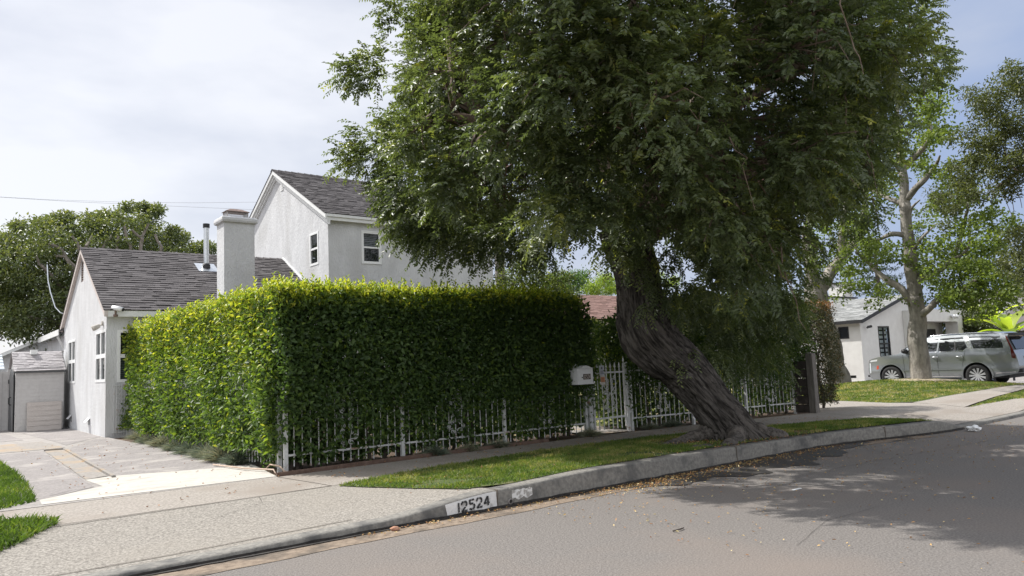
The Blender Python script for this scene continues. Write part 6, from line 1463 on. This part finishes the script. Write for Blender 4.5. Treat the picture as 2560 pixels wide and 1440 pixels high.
bm2.to_mesh(me); bm2.free(); bm.free()
body = link('body', me, m_paint, suv, keep=False)
def panel(name, poly, mat, off, parent, both=True, thick=0.0):
    for sg in ((1, -1) if both else (1,)):
        b = cut_poly(poly, .15, .15); b.verts.index_update(); s = MB()
        s.add([(v.co.x, sg*(half(v.co.x, v.co.z)+off), v.co.z) for v in b.verts], [tuple(v.index for v in f.verts) for f in b.faces]); b.free()
        o = link(name, s.mesh(name), mat, parent, True, keep=False)
    return o
panel('side_window', [(3.80, 1.36), (2.66, 1.33), (2.62, 1.80), (3.02, 1.755), (3.30, 1.66)], m_carglass, .006, suv)
panel('side_window', [(2.60, 1.33), (1.74, 1.34), (1.60, 1.44), (1.78, 1.83), (2.56, 1.81)], m_carglass, .006, suv)
panel('side_window', [(1.38, 1.39), (.42, 1.38), (.44, 1.48), (.55, 1.80), (1.58, 1.835)], m_carglass, .006, suv)
panel('window_pillar', [(1.98, 1.335), (2.02, 1.335), (2.06, 1.82), (2.02, 1.825)], m_plastic, .010, suv)
panel('chrome_pillar', [(1.42, 1.37), (1.56, 1.42), (1.74, 1.85), (1.62, 1.85)], m_chrome, .009, suv)
panel('beltline_trim', [(3.9, 1.325), (2.6, 1.30), (1.7, 1.305), (1.7, 1.325), (2.6, 1.322), (3.9, 1.345)], m_chrome, .010, suv)
panel('door_gap', [(2.628, .42), (2.642, .42), (2.648, 1.32), (2.634, 1.32)], m_plastic, .004, suv)
panel('door_gap', [(1.80, .75), (1.812, .75), (1.66, 1.32), (1.648, 1.32)], m_plastic, .004, suv)
panel('door_gap', [(3.86, .42), (3.872, .42), (3.90, 1.25), (3.888, 1.25)], m_plastic, .004, suv)
panel('body_crease', [(3.85, .615), (1.85, .615), (1.85, .628), (3.85, .628)], m_plastic, .003, suv)
panel('sill_trim', [(3.86, .375), (1.84, .375), (1.84, .40), (3.86, .40)], m_chrome, .008, suv)
panel('sill_trim', [(.72, .47), (.12, .50), (.12, .53), (.72, .50)], m_chrome, .008, suv)
panel('taillight', [(.08, .98), (.19, 1.02), (.20, 1.34), (.385, 1.80), (.345, 1.80), (.13, 1.32), (.06, 1.1)], m_red, .008, suv)
panel('headlight', [(5.30, 1.00), (4.95, 1.03), (4.92, 1.10), (5.22, 1.07)], m_lamp, .006, suv)
panel('running_light', [(5.32, .55), (5.27, .55), (5.25, .95), (5.31, .95)], m_lamp, .006, suv)
panel('marker_light', [(5.00, .70), (4.90, .72), (4.90, .86), (4.98, .84)], m_amber, .006, suv)
for cx in (4.40, 1.33):
    r0, r1 = arch(cx, .478), arch(cx, .545); panel('arch_trim', r0+list(reversed(r1)), m_paint, .022, suv)
s = MB(); a = [(3.47, .80, 1.725), (3.47, -.80, 1.725), (4.0, -.88, 1.345), (4.0, .88, 1.345)]; s.add([(x+.015, y, z+.035) for x, y, z in a], [(0, 1, 2, 3)]); link('windshield', s.mesh('windshield'), m_carglass, suv, keep=False)
s = MB(); a = [(.13, .82, 1.32), (.13, -.82, 1.32), (.32, -.74, 1.76), (.32, .74, 1.76)]; s.add([(x-.055, y, z) for x, y, z in a], [(0, 1, 2, 3)]); link('rear_window', s.mesh('rear_window'), m_carglass, suv, keep=False)
s = MB(); s.box((.08, -.72, 1.80), (.42, .72, 1.90)); link('spoiler', s.mesh('spoiler'), m_plastic, suv, keep=False)
s = MB(); s.box((-.075, -.26, .92), (-.05, .26, 1.08)); link('licence_plate', s.mesh('licence_plate'), M('plate_grey', (.5, .5, .5), None, rough=.5), suv, keep=False)
s = MB(); s.box((-.08, -.9, .50), (.06, .9, .62)); s.box((5.3, -.8, .40), (5.44, .8, .48)); link('bumper_trim', s.mesh('bumper_trim'), m_plastic, suv, keep=False)
s = MB(); s.box((5.36, -.55, .55), (5.46, .55, 1.0)); link('grille', s.mesh('grille'), m_plastic, suv, keep=False)
s = MB(); s.box((.35, -.84, .30), (5.15, .84, .80)); link('underbody', s.mesh('underbody'), m_plastic, suv, keep=False)
for sg in (1, -1):
    s = MB(); s.tube([(3.0, sg*.70, 1.89), (2.9, sg*.70, 1.925), (2.2, sg*.70, 1.965), (.9, sg*.70, 1.955), (.6, sg*.70, 1.92)], .018, 6); link('roof_rail', s.mesh('roof_rail'), m_chrome, suv, True, keep=False)
    s = MB(); s.box((1.9, sg*.92, .27), (3.8, sg*1.04, .32)); link('running_board', s.mesh('running_board'), m_plastic, suv, keep=False)
    for x in (2.82, 1.98): s = MB(); s.tube([(x, sg*(half(x, 1.12)+.0), 1.12), (x-.03, sg*(half(x, 1.12)+.04), 1.12), (x-.2, sg*(half(x, 1.12)+.04), 1.125), (x-.23, sg*half(x, 1.12), 1.125)], .018, 6); link('door_handle', s.mesh('door_handle'), m_chrome, suv, True, keep=False)
    s = MB(); s.tube([(3.72, sg*.98, 1.34), (3.72, sg*1.08, 1.36)], .03, 6); s.tube([(3.76, sg*1.06, 1.38), (3.76, sg*1.25, 1.39)], [.10, .09], 8); link('wing_mirror', s.mesh('wing_mirror'), m_plastic, suv, True, keep=False)
    for x in (3.86, .80): s = MB(); s.box((x, sg*.84, .13), (x+.02, sg*1.02, .42)); link('mud_flap', s.mesh('mud_flap'), m_plastic, suv, keep=False)
    for cx in (4.40, 1.33):
        w = bpy.data.objects.new('wheel', None); COL.objects.link(w); w.parent = suv; w.location = (cx, sg*.90, .405)
        s = MB(); s.lathe([(.27, -.12), (.33, -.135), (.385, -.125), (.402, -.09), (.404, 0), (.402, .09), (.385, .125), (.33, .135), (.275, .12)], (0, 0, 0), 'y', 40); link('tyre', s.mesh('tyre'), m_rubber, w, True, keep=False)
        s = MB(); o_ = sg*.115; s.lathe([(.282, o_), (.295, o_*1.04), (.295, -sg*.1)], (0, 0, 0), 'y', 40); s.lathe([(0, o_*.95), (.05, o_*.95), (.055, o_*.8)], (0, 0, 0), 'y', 18)
        for k in range(11):
            a = 2*math.pi*k/11; da = .085
            for dd in (-da, da):
                p = (.045*math.cos(a), o_*.82, .045*math.sin(a)); q = (.285*math.cos(a+dd), o_*.95, .285*math.sin(a+dd)); s.bar(p, q, .030, .022, up=(0, 1, 0))
        link('rim', s.mesh('rim'), m_rim, w, keep=False)
        s = MB(); s.lathe([(0, sg*.03), (.28, sg*.03)], (0, 0, 0), 'y', 24); link('brake_backing', s.mesh('brake_backing'), m_plastic, w, keep=False)
